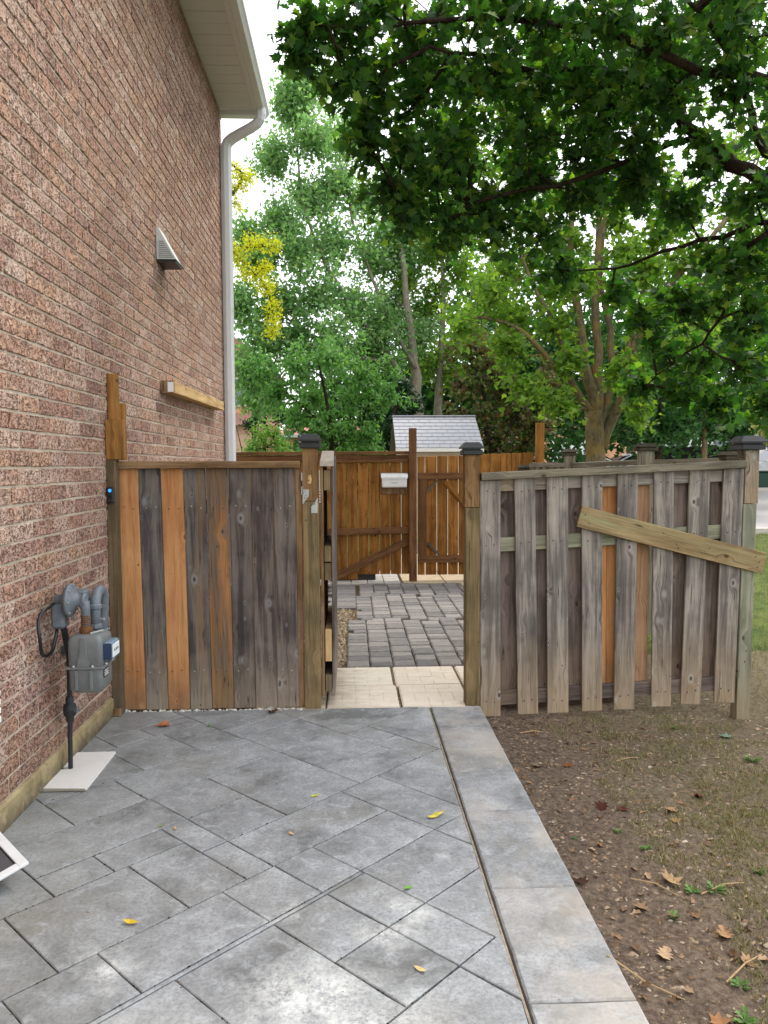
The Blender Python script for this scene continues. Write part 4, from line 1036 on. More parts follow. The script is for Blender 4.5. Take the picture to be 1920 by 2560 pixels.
def tree(name, label, limbs, blobs, tm, size, leafmat, bark, ntw=12, nlf=20, tilt=.7, upb=.6, group=None, spread=.07, seed=1, twr=.004, deep=1.25, droop=.3, indiv=0, cat='tree', twn=4, jitter=.0):
    rg = np.random.default_rng(seed); rnd = random.Random(seed)
    root = thing(name, label, cat, group)
    tb_ = MB(); allp = []; br = MB()
    for i, (pts, r0, r1) in enumerate(limbs):
        n = len(pts); rad = [r0+(r1-r0)*k/(n-1) for k in range(n)]
        # smooth the line a little
        P = [Vector(p) for p in pts]; Q = []; RR = []
        for k in range(n-1):
            for q in (0, .33, .66):
                f = q; a = P[max(k-1,0)]; b = P[k]; c = P[k+1]; d = P[min(k+2,n-1)]
                p = .5*((2*b)+(c-a)*f+(2*a-5*b+4*c-d)*f*f+(3*b-a-3*c+d)*f**3)
                Q.append(p+Vector((rnd.gauss(0,1),rnd.gauss(0,1),rnd.gauss(0,1)))*jitter); RR.append(rad[k]+(rad[k+1]-rad[k])*f)
        Q.append(P[-1]); RR.append(rad[-1])
        tb_.tube(Q, RR, 9 if r0 > .06 else 6, True)
        allp += Q
    AP = np.array([tuple(p) for p in allp])
    pos = []
    for (x, y, z, r) in blobs:
        c = np.array((x, y+rg.normal(0, r*.3), z)); dd = np.linalg.norm((AP-c)*np.array([1,1,1.2])+np.array([0,0,0]), axis=1)
        # join from a lower limb point
        low = dd+np.maximum(0, AP[:,2]-c[2])*1.2
        a = AP[np.argmin(low)]
        mid = (a+c)/2+rg.normal(0, .08*np.linalg.norm(c-a)+.01, 3)
        L = np.linalg.norm(c-a); rb = min(.03, .006+.010*L)
        br.tube([a, mid, c], [rb*1.3, rb, rb*.6], 5, False)
        for k in range(ntw):
            u = rg.normal(0,1,3); u /= np.linalg.norm(u); rr = r*(.25+1.0*rg.random())
            e = c+u*np.array([rr, rr*deep, rr*.95]); s0 = mid+(c-mid)*rg.uniform(.3,1.0)
            m1 = (s0+e)/2+rg.normal(0, r*.10, 3)
            br.tube([s0, m1, e], [twr*1.6, twr*1.2, twr*.6], 3, False)
            nl = max(2, int(nlf*(.6+.8*rg.random())))
            t_ = rg.uniform(.25, 1.08, nl)[:,None]
            pp = (1-t_)**2*s0+2*t_*(1-t_)*m1+t_**2*e
            pos.append(pp+rg.normal(0, spread, (nl,3)))
    pos = np.concatenate(pos)
    V, F, fr = leaves(pos, size, tm, tilt, upb, rg, droop)
    if indiv:
        k = len(tm[0]); f0 = len(tm[1])
        P = fr[0]; d = P-np.array(CAM); zz = d@np.array(fw); px = 384+fpx*(d@np.array(rt))/zz; py = 512-fpx*(d@np.array(up))/zz
        face = np.abs(np.sum(fr[3]*d,1))/np.linalg.norm(d,axis=1)
        sco = np.where((px > 4) & (px < 764) & (py > 4) & (py < 1000), face*fr[4]**2/zz**2, 0)
        ids = np.argsort(-sco)[:indiv]; keep = np.ones(len(P), bool); keep[ids] = False
        me = np_mesh('leaf', tm[0], tm[1]); me.materials.append(leafmat)
        for i in ids:
            o = bpy.data.objects.new('leaf', me); C.objects.link(o); o.parent = root
            mw = Matrix((Vector(fr[2][i])*fr[4][i], Vector(fr[1][i])*fr[4][i], Vector(fr[3][i])*fr[4][i])).transposed().to_4x4(); mw.translation = Vector(P[i])
            o.matrix_world = mw
        V = V.reshape(-1,k,3)[keep]; n = len(V); F = (tm[1][None]+(np.arange(n)*k)[:,None,None]).reshape(-1,3); V = V.reshape(-1,3)
    crown = link('crown', np_mesh('crown', V, F), leafmat, root); crown['kind'] = 'stuff'
    tb_.build('trunk', bark, root, True)
    br.build('twigs', bark, root)['kind'] = 'stuff'
    return root

BARK_D = bark_mat('dark_bark', srgb(38,32,27), srgb(66,56,46))
BARK_M = bark_mat('mossy_bark', srgb(84,76,60), srgb(132,118,94), srgb(142,116,64))
BARK_G = bark_mat('grey_bark', srgb(104,98,86), srgb(140,132,116))
L_FRONT = leaf_mat('front_maple_leaf', [srgb(40,70,40), srgb(52,86,44), srgb(72,110,50), srgb(46,80,44), srgb(92,126,54), srgb(42,72,42), srgb(130,154,62)], .48)
L_BIG = leaf_mat('middle_maple_leaf', [srgb(84,116,52), srgb(104,136,58), srgb(120,148,64), srgb(92,124,56), srgb(142,164,74), srgb(78,108,50)], .5, tcol=(1.5,1.75,.55,1))
L_PALE = leaf_mat('pale_tree_leaf', [srgb(98,134,90), srgb(112,146,100), srgb(126,156,106), srgb(110,146,98), srgb(156,180,120)], .55, tcol=(1.35,1.55,.8,1))
L_SMALL = leaf_mat('small_tree_leaf', [srgb(78,122,66), srgb(94,138,76), srgb(110,150,84), srgb(86,130,74), srgb(128,162,92)], .36, tcol=(1.35,1.6,.7,1))
L_YEL = leaf_mat('golden_leaf', [srgb(214,208,30), srgb(226,218,50), srgb(204,200,24), srgb(150,170,50), srgb(232,226,80)], .4, tcol=(1.1,1.2,.5,1))
L_EVER = leaf_mat('evergreen_needle', [srgb(34,58,36), srgb(42,68,42), srgb(50,78,46)], .15)
L_PLUM = leaf_mat('mixed_plum_leaf', [srgb(74,102,52), srgb(98,74,62), srgb(86,112,58), srgb(92,64,56), srgb(72,98,50), srgb(110,126,66), srgb(122,82,62)], .38, tcol=(1.4,1.3,.7,1))
L_RIGHT = leaf_mat('right_maple_leaf', [srgb(46,80,46), srgb(58,94,52), srgb(70,106,56), srgb(52,86,50)], .35)
L_SHRUB = leaf_mat('shrub_leaf', [srgb(88,124,60), srgb(112,146,72), srgb(128,158,84)], .35)
L_VAR = leaf_mat('variegated_leaf', [srgb(168,170,104), srgb(186,186,130), srgb(140,152,90)], .3, tcol=(1.2,1.2,.7,1))

mb_ = [(-0.29,6.20,5.05,0.22),(-0.36,6.30,4.82,0.15),(0.03,6.40,5.06,0.35),(0.49,6.60,5.22,0.44),(-0.05,6.50,4.68,0.23),(0.19,6.80,4.86,0.33),(0.60,7.00,4.93,0.46),(0.11,6.90,4.52,0.25),(0.49,7.20,4.53,0.35),(0.90,7.40,4.70,0.49),(0.37,7.30,4.15,0.26),(0.79,7.60,4.26,0.41),(1.22,7.80,4.34,0.52),(0.60,7.50,3.92,0.27),(0.98,7.70,3.90,0.32),(1.45,8.00,3.95,0.39),(1.07,6.60,5.19,0.44),(1.22,7.00,4.94,0.46),(1.59,6.50,5.15,0.43),(1.76,7.00,4.99,0.46),(1.75,7.50,4.67,0.50),(1.73,7.80,4.34,0.47),(1.97,8.00,3.95,0.39),(2.22,8.20,3.63,0.25),(2.03,6.30,5.04,0.42),(2.24,6.80,4.86,0.45),(2.24,7.20,4.55,0.48),(2.28,7.60,4.23,0.41),(2.51,6.20,4.96,0.41),(2.69,6.60,4.69,0.44),(2.69,7.00,4.40,0.42),(2.67,7.40,4.13,0.27),(2.90,6.00,4.90,0.40),(3.06,6.30,4.56,0.42),(3.14,6.70,4.24,0.40),(3.32,6.40,3.79,0.31),(3.12,7.20,4.02,0.30),(3.43,7.00,3.50,0.34),(3.47,6.50,3.29,0.31),(3.27,7.60,3.21,0.27),(3.46,7.30,3.06,0.35),(3.60,6.80,2.88,0.33),(3.22,7.80,2.79,0.33),(3.51,7.60,2.63,0.37),(3.73,7.20,2.48,0.35),(3.19,8.20,2.41,0.25),(3.46,8.00,2.30,0.29),(3.76,7.70,2.18,0.28),(3.88,7.20,2.09,0.26),(2.94,8.40,3.39,0.20),(3.08,8.20,3.15,0.20)]
ov_ = [(.6,5.9,5.6,.45),(1.4,5.6,5.7,.5),(2.2,5.4,5.6,.5),(3.0,5.2,5.4,.5),(3.8,5.6,5.0,.5),(4.4,6.2,4.5,.5),(4.6,7.0,3.8,.5),(1.0,6.4,6.1,.55),(2.0,6.2,6.2,.55),(3.0,6.1,6.1,.55),(4.0,6.4,5.8,.55),(4.8,6.8,5.2,.55),(1.6,7.2,6.1,.6),(2.8,7.2,6.4,.6),(4.0,7.6,6.2,.6),(5.2,7.4,5.8,.6),(2.2,8.2,5.6,.6),(3.4,8.4,5.8,.6),(4.6,8.4,5.4,.6),(5.8,7.2,4.8,.6),(4.4,5.2,5.6,.5),(2.4,4.6,6.0,.5),(1.2,4.8,6.2,.5),(3.6,4.4,6.0,.5)]
limbsF = [([(4.9,7.1,-.2),(4.88,7.05,.8),(4.8,7.0,1.9),(4.62,6.9,2.8)], .19, .14),
 ([(4.62,6.9,2.8),(4.2,6.6,3.1),(3.58,6.60,3.94),(3.27,6.80,4.28),(3.02,7.00,4.60),(2.47,7.00,5.04),(1.81,6.90,4.98),(1.28,6.70,4.95),(0.67,6.50,4.98)], .085, .012),
 ([(4.62,6.9,2.8),(4.1,6.85,3.35),(3.70,6.80,3.69),(3.39,7.00,3.63),(3.03,7.50,3.61),(2.75,8.00,3.58),(2.3,8.15,3.6)], .04, .008),
 ([(3.9,6.8,3.5),(3.54,6.50,3.52),(3.46,6.80,3.37),(3.50,7.20,2.92),(3.33,7.60,2.67),(3.11,8.00,2.39)], .028, .007),
 ([(3.11,7.00,4.50),(2.77,7.20,4.43),(1.98,7.50,4.24),(1.33,7.60,4.14),(0.93,7.70,3.94),(0.51,7.50,3.83)], .032, .007),
 ([(4.62,6.9,2.8),(4.2,6.5,4.0),(3.36,6.30,4.67),(2.79,6.30,4.73),(2.03,6.30,5.04),(1.13,6.50,5.21),(0.18,6.40,5.06),(-0.26,6.20,4.98)], .06, .008),
 ([(4.0,6.5,4.1),(3.58,6.60,4.21),(3.31,6.40,4.42),(3.04,6.20,4.80),(2.65,6.00,5.03),(1.8,5.8,5.6)], .045, .01),
 ([(4.62,6.9,2.8),(4.75,7.0,4.2),(4.5,7.0,5.3),(3.6,7.0,6.0),(2.2,6.9,6.2)], .11, .02),
 ([(4.75,7.0,4.0),(5.3,7.2,4.8),(5.6,7.4,5.5)], .06, .02)]
bk_ = [(x+random.uniform(-.2,.3), y+1.2, z+.15, r*1.1) for j_, (x,y,z,r) in enumerate(mb_) if (z > 4.6 or j_ % 2 == 0) and z > 4.1 and x > .2]+[(.9,7.6,5.75,.5),(1.8,7.8,5.9,.5),(2.7,7.6,5.8,.5),(3.5,7.4,5.5,.5),(1.3,6.6,5.6,.4),(2.2,6.5,5.6,.4),(3.1,6.4,5.4,.4),(.2,6.6,5.5,.35)]
tree('maple_tree', 'dark leafy maple whose limbs hang in from the upper right over the gate', limbsF, mb_+ov_+bk_, MAPLE, .094, L_FRONT, BARK_D,
     ntw=12, nlf=18, tilt=.8, upb=.7, spread=.065, seed=3, twr=.0045, droop=.7, indiv=300, jitter=.012)

bb_ = [(3.17,15.00,4.37,0.54),(3.93,15.50,5.10,0.56),(2.64,14.60,4.72,0.53),(3.76,16.00,5.78,0.48),(2.06,14.20,4.13,0.43),(2.89,14.50,3.67,0.44),(3.99,15.00,4.28,0.45),(4.39,15.50,6.02,0.47),(5.49,16.00,6.54,0.48),(5.97,15.00,5.88,0.54),(6.53,15.00,5.54,0.63),(5.56,14.60,5.08,0.35),(5.84,14.40,4.52,0.43),(5.01,14.00,3.27,0.34),(5.61,14.00,3.52,0.42),(6.12,14.00,3.77,0.51),(7.18,15.00,5.18,0.63),(7.83,15.00,5.01,0.63),(7.93,16.00,6.56,0.58),(5.19,16.00,7.28,0.58),(4.23,16.00,6.90,0.58),(6.55,16.00,7.11,0.58),(3.27,14.60,2.99,0.35),(3.84,14.40,2.63,0.35),(5.35,14.40,2.54,0.35),
 (3.2,15.5,7.6,.7),(4.6,15.2,8.4,.8),(6.2,15.4,8.6,.8),(7.6,15.6,8.0,.8),(2.6,15.2,6.2,.6),(5.4,16.2,9.4,.8),(8.4,15.6,6.0,.6),(7.0,16.4,6.6,.6)]
limbsB = [([(4.86,15,-.1),(4.84,15,.9),(4.83,15,1.7),(4.76,15,2.6)], .235, .175),
 ([(4.78,15,2.3),(4.66,15,3.2),(4.5,15.1,4.2),(4.35,15.2,5.4),(4.4,15.4,7.0),(4.5,15.3,8.4)], .13, .03),
 ([(4.80,15.02,2.4),(4.86,15,3.4),(4.78,15,4.6),(4.85,15.1,5.8),(5.0,15.4,7.4),(5.3,16,9.2)], .11, .03),
 ([(4.84,15.0,2.2),(5.10,15,3.2),(5.05,15,4.2),(4.95,15.2,5.2),(5.2,15.6,7.0)], .09, .03),
 ([(4.9,15,1.9),(5.35,15,2.9),(5.6,15,3.9),(6.2,15,5.0),(7.1,15.1,6.0),(7.9,15.6,6.9)], .12, .03),
 ([(5.35,15,3.0),(5.5,15,4.2),(5.9,15.1,5.6),(6.3,15.3,7.4)], .07, .02),
 ([(4.76,14.98,2.6),(4.35,14.9,3.0),(3.85,14.8,3.5),(3.4,14.7,4.0),(2.7,14.6,4.3),(2.1,14.3,4.2)], .09, .02),
 ([(4.45,14.98,2.85),(3.9,14.9,4.3),(3.5,15.1,5.2),(3.2,15.3,6.4)], .05, .02)]
tree('maple_tree', 'many-stemmed maple with a mossy forked trunk behind the old grey fence', limbsB, bb_+[(3.0,16,8.6,.8),(6.8,16,9.6,.9),(8.6,16,8.4,.9),(4.0,16,9.8,.8),(9.0,16,7.0,.8),(2.4,15.6,7.4,.6),(4.3,14.5,5.0,.4),(5.2,14.4,5.6,.4),(3.5,15.4,6.4,.5),(4.9,14.4,6.6,.5),(6.3,14.8,6.6,.5),(3.0,15.4,5.4,.5),(6.9,14.6,4.4,.5),(4.2,14.3,3.5,.3)], MAPLE_S, .115, L_BIG, BARK_M, ntw=14, nlf=28, tilt=.7, upb=.9, spread=.10, seed=5, twr=.006, droop=.3, jitter=.02)

tp_ = [(-1.52,23.00,11.91,0.69),(-2.15,22.50,10.41,0.61),(-0.99,23.00,10.88,0.83),(-1.41,23.00,9.43,0.83),(-0.48,23.50,9.88,0.99),(-2.04,22.50,8.61,0.68),(-2.53,22.00,7.31,0.66),(-1.53,22.50,7.71,0.95),(-0.48,23.00,8.12,1.11),(0.50,24.00,9.52,0.87),(0.63,24.00,7.85,1.01),(-2.03,22.00,6.16,0.79),(-1.01,22.50,6.40,1.08),(0.19,23.00,6.25,1.11),(-2.50,21.50,5.05,0.65),(-1.52,22.00,5.01,0.93),(-0.49,22.50,4.96,1.08),(0.59,23.00,4.90,0.97),(1.33,24.00,6.60,0.87),(1.77,24.00,7.86,0.87),(1.55,25.00,9.43,0.75),(-1.78,23.00,12.30,0.48),(-0.19,24.00,11.43,0.72),(-1.13,23.50,12.81,0.57),(2.05,24.00,5.61,0.87)]
limbsP = [([(2.0,23,.1),(2.02,23,2.0),(2.0,23,3.3),(1.9,23.1,4.6),(1.75,23.3,6.2),(1.5,23.6,8.2),(1.3,24,10)], .24, .04),
 ([(1.95,23,3.6),(1.2,22.9,4.6),(.3,22.8,5.8),(-.6,22.7,7.2),(-1.3,22.8,9.0),(-1.6,23,11.6)], .09, .02),
 ([(1.9,23,4.4),(1.1,23,6.0),(.5,23.2,7.6),(.0,23.5,9.4),(-.3,23.8,11.2)], .07, .02),
 ([(1.2,22.9,4.6),(.0,22.5,4.7),(-1.2,22.2,5.2),(-2.3,21.8,6.2)], .05, .015),
 ([(.3,22.8,5.8),(-1.0,22.5,6.5),(-2.0,22.4,8.0),(-2.2,22.5,10.2)], .04, .015)]
tree('tall_tree', 'tall airy pale green tree rising left of centre against the sky', limbsP, tp_+[(-3.0,21.5,4.2,.8),(-3.2,21.8,6.0,.8),(-2.9,22,7.9,.6),(-2.6,21.5,3.3,.6),(1.0,23.5,5.6,.8),(1.2,24,8.6,.8),(2.6,25.5,8.5,.9)], MAPLE_S, .108, L_PALE, BARK_G, ntw=32, nlf=50, tilt=.8, upb=.4, spread=.17, seed=6, twr=.007, droop=.5, jitter=.03)
tree('slim_tree', 'slim grey trunked tree with thin crown just right of the tall pale tree', [([(2.69,24,.2),(2.7,24,2.5),(2.72,24,3.6),(2.8,24,5.0),(2.9,24.2,7),(2.8,24.5,9.5)], .19, .04), ([(2.75,24,4.2),(3.4,24,5.6),(3.8,24.2,7)], .06, .02)],
     [(2.73,25.00,6.96,0.90),(2.97,24.50,5.12,0.88),(2.4,24.6,8.4,.8),(3.4,24.4,7.6,.8),(3.6,24.2,6.0,.8),(2.2,24.4,6.4,.7),(2.6,24.8,9.8,.8),(3.5,24.8,9.0,.8),(2.3,23.8,4.6,.7),(3.2,23.8,4.3,.7),(4.2,24,5.2,.8),(4.4,24.4,7.2,.9),(3.0,24.2,8.2,.8),(1.7,24.2,7.2,.7)], MAPLE_S, .125, L_BIG, BARK_G, ntw=20, nlf=28, seed=8, spread=.12, twr=.007)
sm_ = [(-1.18,17.00,3.63,0.61),(-0.58,17.00,3.93,0.72),(0.23,17.00,3.73,0.72),(-1.99,17.00,3.63,0.41),(-1.59,17.00,3.13,0.46),(-0.79,17.00,3.03,0.61),(0.02,17.00,2.92,0.72),(0.73,17.00,3.13,0.51),(-0.18,17.00,2.32,0.51),(-0.69,17.00,2.42,0.41),(0.42,17.00,2.22,0.41),(-1.19,17.00,2.62,0.41),(.2,17.2,1.75,.45),(-.9,17.2,1.8,.4),(.65,17.3,1.7,.35)]
tree('leafy_tree', 'small bushy bright green tree with a dark stem behind the black capped gate post', [([(-.44,17,.0),(-.44,17,1.2),(-.43,17,2.0),(-.5,17,2.8),(-.7,17,3.8)], .085, .02), ([(-.43,17,1.9),(.1,17,2.4),(.6,17,3.2)], .04, .012), ([(-.46,17,2.3),(-1.0,17,2.8),(-1.7,17,3.4)], .035, .012)],
     sm_, OVAL, .115, L_SMALL, BARK_D, ntw=20, nlf=32, tilt=.7, upb=.4, spread=.07, seed=9, twr=.004, droop=1.2)
ye_ = [(-2.18,15.00,7.19,0.13),(-2.05,15.00,7.07,0.13),(-1.88,15.00,6.98,0.09),(-2.23,15.00,6.77,0.16),(-2.05,15.00,6.81,0.09),(-2.14,15.00,6.51,0.11),(-2.16,15.00,5.65,0.20),(-1.89,15.00,5.74,0.18),(-1.67,15.00,5.78,0.16),(-1.46,15.00,5.74,0.13),(-2.12,15.00,5.43,0.16),(-1.59,15.00,5.35,0.09),(-1.81,15.00,5.18,0.13),(-1.69,15.00,5.00,0.13),(-1.56,15.00,4.92,0.11),(-1.47,15.00,4.61,0.09),(-1.46,15.00,4.35,0.11),(-1.50,15.00,4.13,0.09),(-2.03,15.00,5.22,0.09),(-2.9,15,6.2,.4),(-3.3,15,7.2,.5),(-2.8,15.2,7.6,.35)]
tree('golden_tree', 'golden yellow locust branch hanging out from behind the house corner', [([(-4.2,15.5,-.1),(-4.1,15.4,2),(-3.9,15.3,4),(-3.4,15.1,5.6),(-2.8,15,6.3),(-2.2,15,6.7),(-2.0,15,7.05)], .16, .012), ([(-3.2,15.05,5.9),(-2.4,15,5.75),(-1.9,15,5.7),(-1.5,15,5.72)], .02, .006), ([(-2.3,15,5.7),(-1.9,15,5.3),(-1.6,15,4.95),(-1.47,15,4.4),(-1.5,15,4.1)], .014, .004)],
     ye_, OVAL, .055, L_YEL, BARK_D, ntw=9, nlf=26, tilt=.8, upb=.5, spread=.075, seed=12, twr=.003, deep=1.0)
tree('evergreen_tree', 'very dark evergreen standing left of the shed roof', [([(1.15,20,.0),(1.15,20,2),(1.15,20,4)], .12, .03)],
     [(0.98,20.00,2.81,0.48),(1.46,20.00,3.04,0.48),(0.86,20.00,2.09,0.48),(1.40,20.00,2.21,0.48),(1.22,20.00,3.52,0.36),(1.1,20,1.5,.55),(1.7,20.2,1.6,.5),(.75,20.1,1.3,.45),(1.9,20.2,2.5,.4)], OVAL, .12, L_EVER, BARK_D, ntw=20, nlf=40, tilt=.8, upb=.2, spread=.06, seed=13, droop=.8)
pl_ = [(2.87,19.00,4.55,0.57),(3.45,19.00,3.87,0.57),(2.76,19.00,3.53,0.57),(3.80,19.00,3.31,0.57),(3.22,19.00,2.85,0.57),(4.15,19.00,2.74,0.51),(3.90,19.00,4.78,0.46),(4.73,19.00,2.51,0.46),(4.83,19.00,3.65,0.51),(2.6,19.2,2.6,.5),(3.0,19.2,2.0,.5),(3.7,19.2,2.1,.5),(4.4,19.2,1.9,.4),(2.5,19,1.7,.4),(3.3,19.2,1.5,.5),(4.0,19.2,1.5,.4)]
tree('plum_tree', 'reddish green plum tree filling the gap right of the shed', [([(3.4,19,.0),(3.4,19,1.4),(3.35,19,2.6),(3.2,19,3.8)], .11, .03), ([(3.38,19,1.6),(4.0,19,2.6),(4.5,19,3.4)], .06, .02)], pl_, MAPLE_S, .12, L_PLUM, BARK_D, ntw=16, nlf=26, seed=14, spread=.09, twr=.005)
for i, (bx_, lab, bl) in enumerate(((8.9, 'dark green maple left of the parked dark car beyond the fence', [(7.90,22.00,2.92,0.66),(8.84,22.00,3.18,0.79),(7.62,22.00,3.71,0.53),(8.59,22.00,2.32,0.40),(9.27,22,2.48,.5),(8.3,22,4.4,.8),(9.2,22.3,4.3,.8),(7.6,22.3,4.9,.7),(8.8,22.4,5.4,.8),(7.2,22,2.6,.4)]),
        (10.25, 'dark green maple with straight bare trunk behind the shadowbox fence', [(9.94,22.00,3.15,0.79),(10.50,22.00,2.6,0.53),(10.1,22.2,4.3,.8),(10.9,22.3,4.8,.8),(10.2,22.4,5.6,.9),(9.6,22.2,2.6,.4)]),
        (11.6, 'dark green maple nearest the right edge behind the end post', [(11.03,22.00,3.05,0.79),(11.85,22.00,3.18,0.66),(11.32,22.00,2.48,0.53),(11.8,22.2,4.3,.8),(12.6,22.2,3.4,.7),(11.4,22.4,5.5,.9),(12.8,22.4,4.8,.9)]))):
    tree('maple_tree', lab, [([(bx_,22,.1),(bx_,22,1.4),(bx_+.02,22,2.6),(bx_+.05,22,4.6)], .13, .04)], bl, MAPLE_S, .14, L_RIGHT, BARK_D if i != 1 else BARK_M, ntw=18, nlf=26, seed=20+i, spread=.12, twr=.006, group='dark maples beyond the right fence')
tree('shrub', 'light green leafy shrub over the amber fence by the house corner', [([(-1.7,15,.0),(-1.7,15,1.0),(-1.65,15,1.9)], .03, .01), ([(-1.7,15,.6),(-2.0,15,1.4),(-2.2,15,2.3)], .02, .006)], [(-1.77,15.00,2.06,0.32),(-1.50,15.00,2.19,0.27),(-1.91,15.00,1.92,0.22),(-1.3,15,1.95,.25),(-1.6,15,1.6,.4),(-2.1,15,1.6,.35)], OVAL, .07, L_SHRUB, BARK_D, ntw=16, nlf=20, seed=30, spread=.05, cat='shrub', droop=.6)
tree('shrub', 'pale variegated shrub tree at the right edge above the end post', [([(8.5,14,-.1),(8.5,14,1.2),(8.2,14,2.2)], .06, .02)], [(7.65,14.00,2.25,0.26),(7.79,14.00,2.0,0.2),(8.2,14,2.3,.35),(8.0,14,2.7,.35),(8.4,14.2,1.9,.35)], OVAL, .08, L_VAR, BARK_D, ntw=16, nlf=22, seed=31, spread=.06, cat='shrub')
tree('conifer', 'dark ragged pine with bare lower stems in front of the far brick house', [([(-3.0,24,.2),(-3.0,24,2.5),(-2.95,24,4.4)], .10, .03), ([(-2.7,24,.2),(-2.68,24,2.3),(-2.6,24,4.0)], .07, .02)], [(-2.9,24,3.6,.55),(-2.4,24,3.4,.5),(-3.2,24,4.2,.5),(-2.5,24,4.3,.5),(-3.0,24,2.9,.4),(-2.0,24,3.0,.4)], OVAL, .11, L_EVER, BARK_D, ntw=18, nlf=30, seed=33, spread=.06, droop=.8)
# far wood: one mass of leaves
rg = np.random.default_rng(40); pts = []
for (x0, x1, y0, y1, z0, z1, n) in ((1.0,9,27,30,.6,5.0,9000),(5,14,30,33,2.6,7.5,9000),(13,26,29,34,2.4,8.5,12000),(-1.5,3,27,29,.6,4.6,5000),(4,16,26,28,5.0,8.5,6000)):
    c = np.stack([rg.uniform(x0,x1,60), rg.uniform(y0,y1,60), rg.uniform(z0,z1,60)],1)
    k = rg.integers(0,60,n); pts.append(c[k]+rg.normal(0,.55,(n,3)))
V, F, _ = leaves(np.concatenate(pts), .24, MAPLE_S, .7, .6, rg)
tag(link('background_wood', np_mesh('background_wood', V, F), L_RIGHT), 'green mass of distant trees filling the gaps behind the nearer ones', 'woods', kind='stuff')

# ================================================================== far houses, street, cars
M_TANB = plain('tan_brick', srgb(196,150,112), .9, .1, var=.12, sc=6)
def bricky(name, c1, c2):
    t = NT(name); n = t.node('TexBrick'); n.inputs['Scale'].default_value = 1; n.inputs['Color1'].default_value = c1; n.inputs['Color2'].default_value = c2
    n.inputs['Mortar'].default_value = srgb(200,180,156); n.inputs['Brick Width'].default_value = .24; n.inputs['Row Height'].default_value = .085; n.inputs['Mortar Size'].default_value = .008
    v = t.node('SeparateXYZ'); t.set(v.inputs[0], t.pos()); cb = t.node('CombineXYZ'); t.set(cb.inputs[0], t.math('ADD', v.outputs[0], v.outputs[1])); t.set(cb.inputs[1], v.outputs[2]); t.set(n.inputs['Vector'], cb.outputs[0])
    return t.done(n.outputs[0], .9, .1)
B_ORG = bricky('far_orange_brick', srgb(214,158,122), srgb(198,140,106)); B_TAN = bricky('far_tan_brick', srgb(206,160,116), srgb(190,142,102)); B_PINK = bricky('far_pink_brick', srgb(206,170,150), srgb(192,154,134))
M_GLASS = plain('window_glass', (.10,.13,.15,1), .08, .6, var=.1)
fh = thing('far_house', 'pink brick house partly hidden behind the downspout and the pine', 'house')
MB().box(-12, -3.6, 36, 46, .5, 3.4).build('wall', B_PINK, fh); MB().box(-12, -4.3, 36.3, 46, 3.4, 6.5).build('upper_wall', B_ORG, fh)
MB().add([(-3.3,35.6,3.4),(-12,35.6,3.4),(-12,36.3,4.0),(-3.3,36.3,4.0),(-3.3,46,3.4),(-4.2,46,4.0)], [(0,1,2,3),(0,3,5,4)]).build('porch_roof', plain('brown_roof', srgb(150,112,100), .9), fh)
MB().prism([(-12.5,6.5),(-3.9,6.5),(-8,9.2)], 35.9, 46.5).build('roof', bpy.data.materials['brown_roof'], fh)
for x in (-5.1, -7.5):
    w_ = MB().box(x-.45, x+.45, 36.24, 36.3, 4.3, 5.6).build('window_frame', M_WHITE, fh); MB().box(x-.38, x+.38, 36.22, 36.24, 4.38, 5.52).build('pane', M_GLASS, w_)
rh = thing('red_roofed_house', 'low tan brick building with a faded red hip roof and white downpipe', 'house')
MB().box(-3.5, .8, 30.4, 35, .4, 2.72).build('wall', B_TAN, rh)
MB().add([(-2.95,30.1,2.74),(1.2,30.1,2.74),(1.2,35.2,2.74),(-2.95,35.2,2.74),(-2.35,31.6,3.25),(.6,31.6,3.25)], [(0,1,5,4),(1,2,5),(2,3,4,5),(3,0,4),(3,2,1,0)]).build('roof', plain('faded_red_roof', srgb(196,128,124), .85, .1, var=.1), rh)
MB().box(-2.97, 1.2, 30.06, 30.1, 2.64, 2.76).build('gutter', M_WHITE, rh)
MB().box(-2.02, -1.93, 30.30, 30.38, .4, 2.62).build('downpipe', M_WHITE, rh)
oh = thing('orange_house', 'far orange brick house with a white garage door beyond the street', 'house')
MB().box(8.5, 17, 47, 55, .6, 4.6).build('wall', B_ORG, oh)
MB().box(12.2, 15.2, 46.93, 47, .9, 3.0).build('garage_door', M_WHITE, oh); MB().box(9.4, 10.6, 46.93, 47, 1.6, 2.9).build('window', M_GLASS, oh)
MB().prism([(8,4.6),(17.5,4.6),(12.7,7.4)], 46.5, 55.5).build('roof', bpy.data.materials['brown_roof'], oh)
wh = thing('white_building', 'pale siding building far behind the dark trees at the right', 'house')
MB().box(18, 34, 48, 58, .6, 4.2).build('wall', plain('pale_siding', srgb(214,214,214), .7), wh); MB().prism([(17.4,4.2),(34.6,4.2),(26,7)], 47.5, 58.5).build('roof', bpy.data.materials['brown_roof'], wh)
for x in (20, 23, 27): MB().box(x, x+1.1, 47.94, 48, 1.8, 3.1).build('window', M_GLASS, wh)
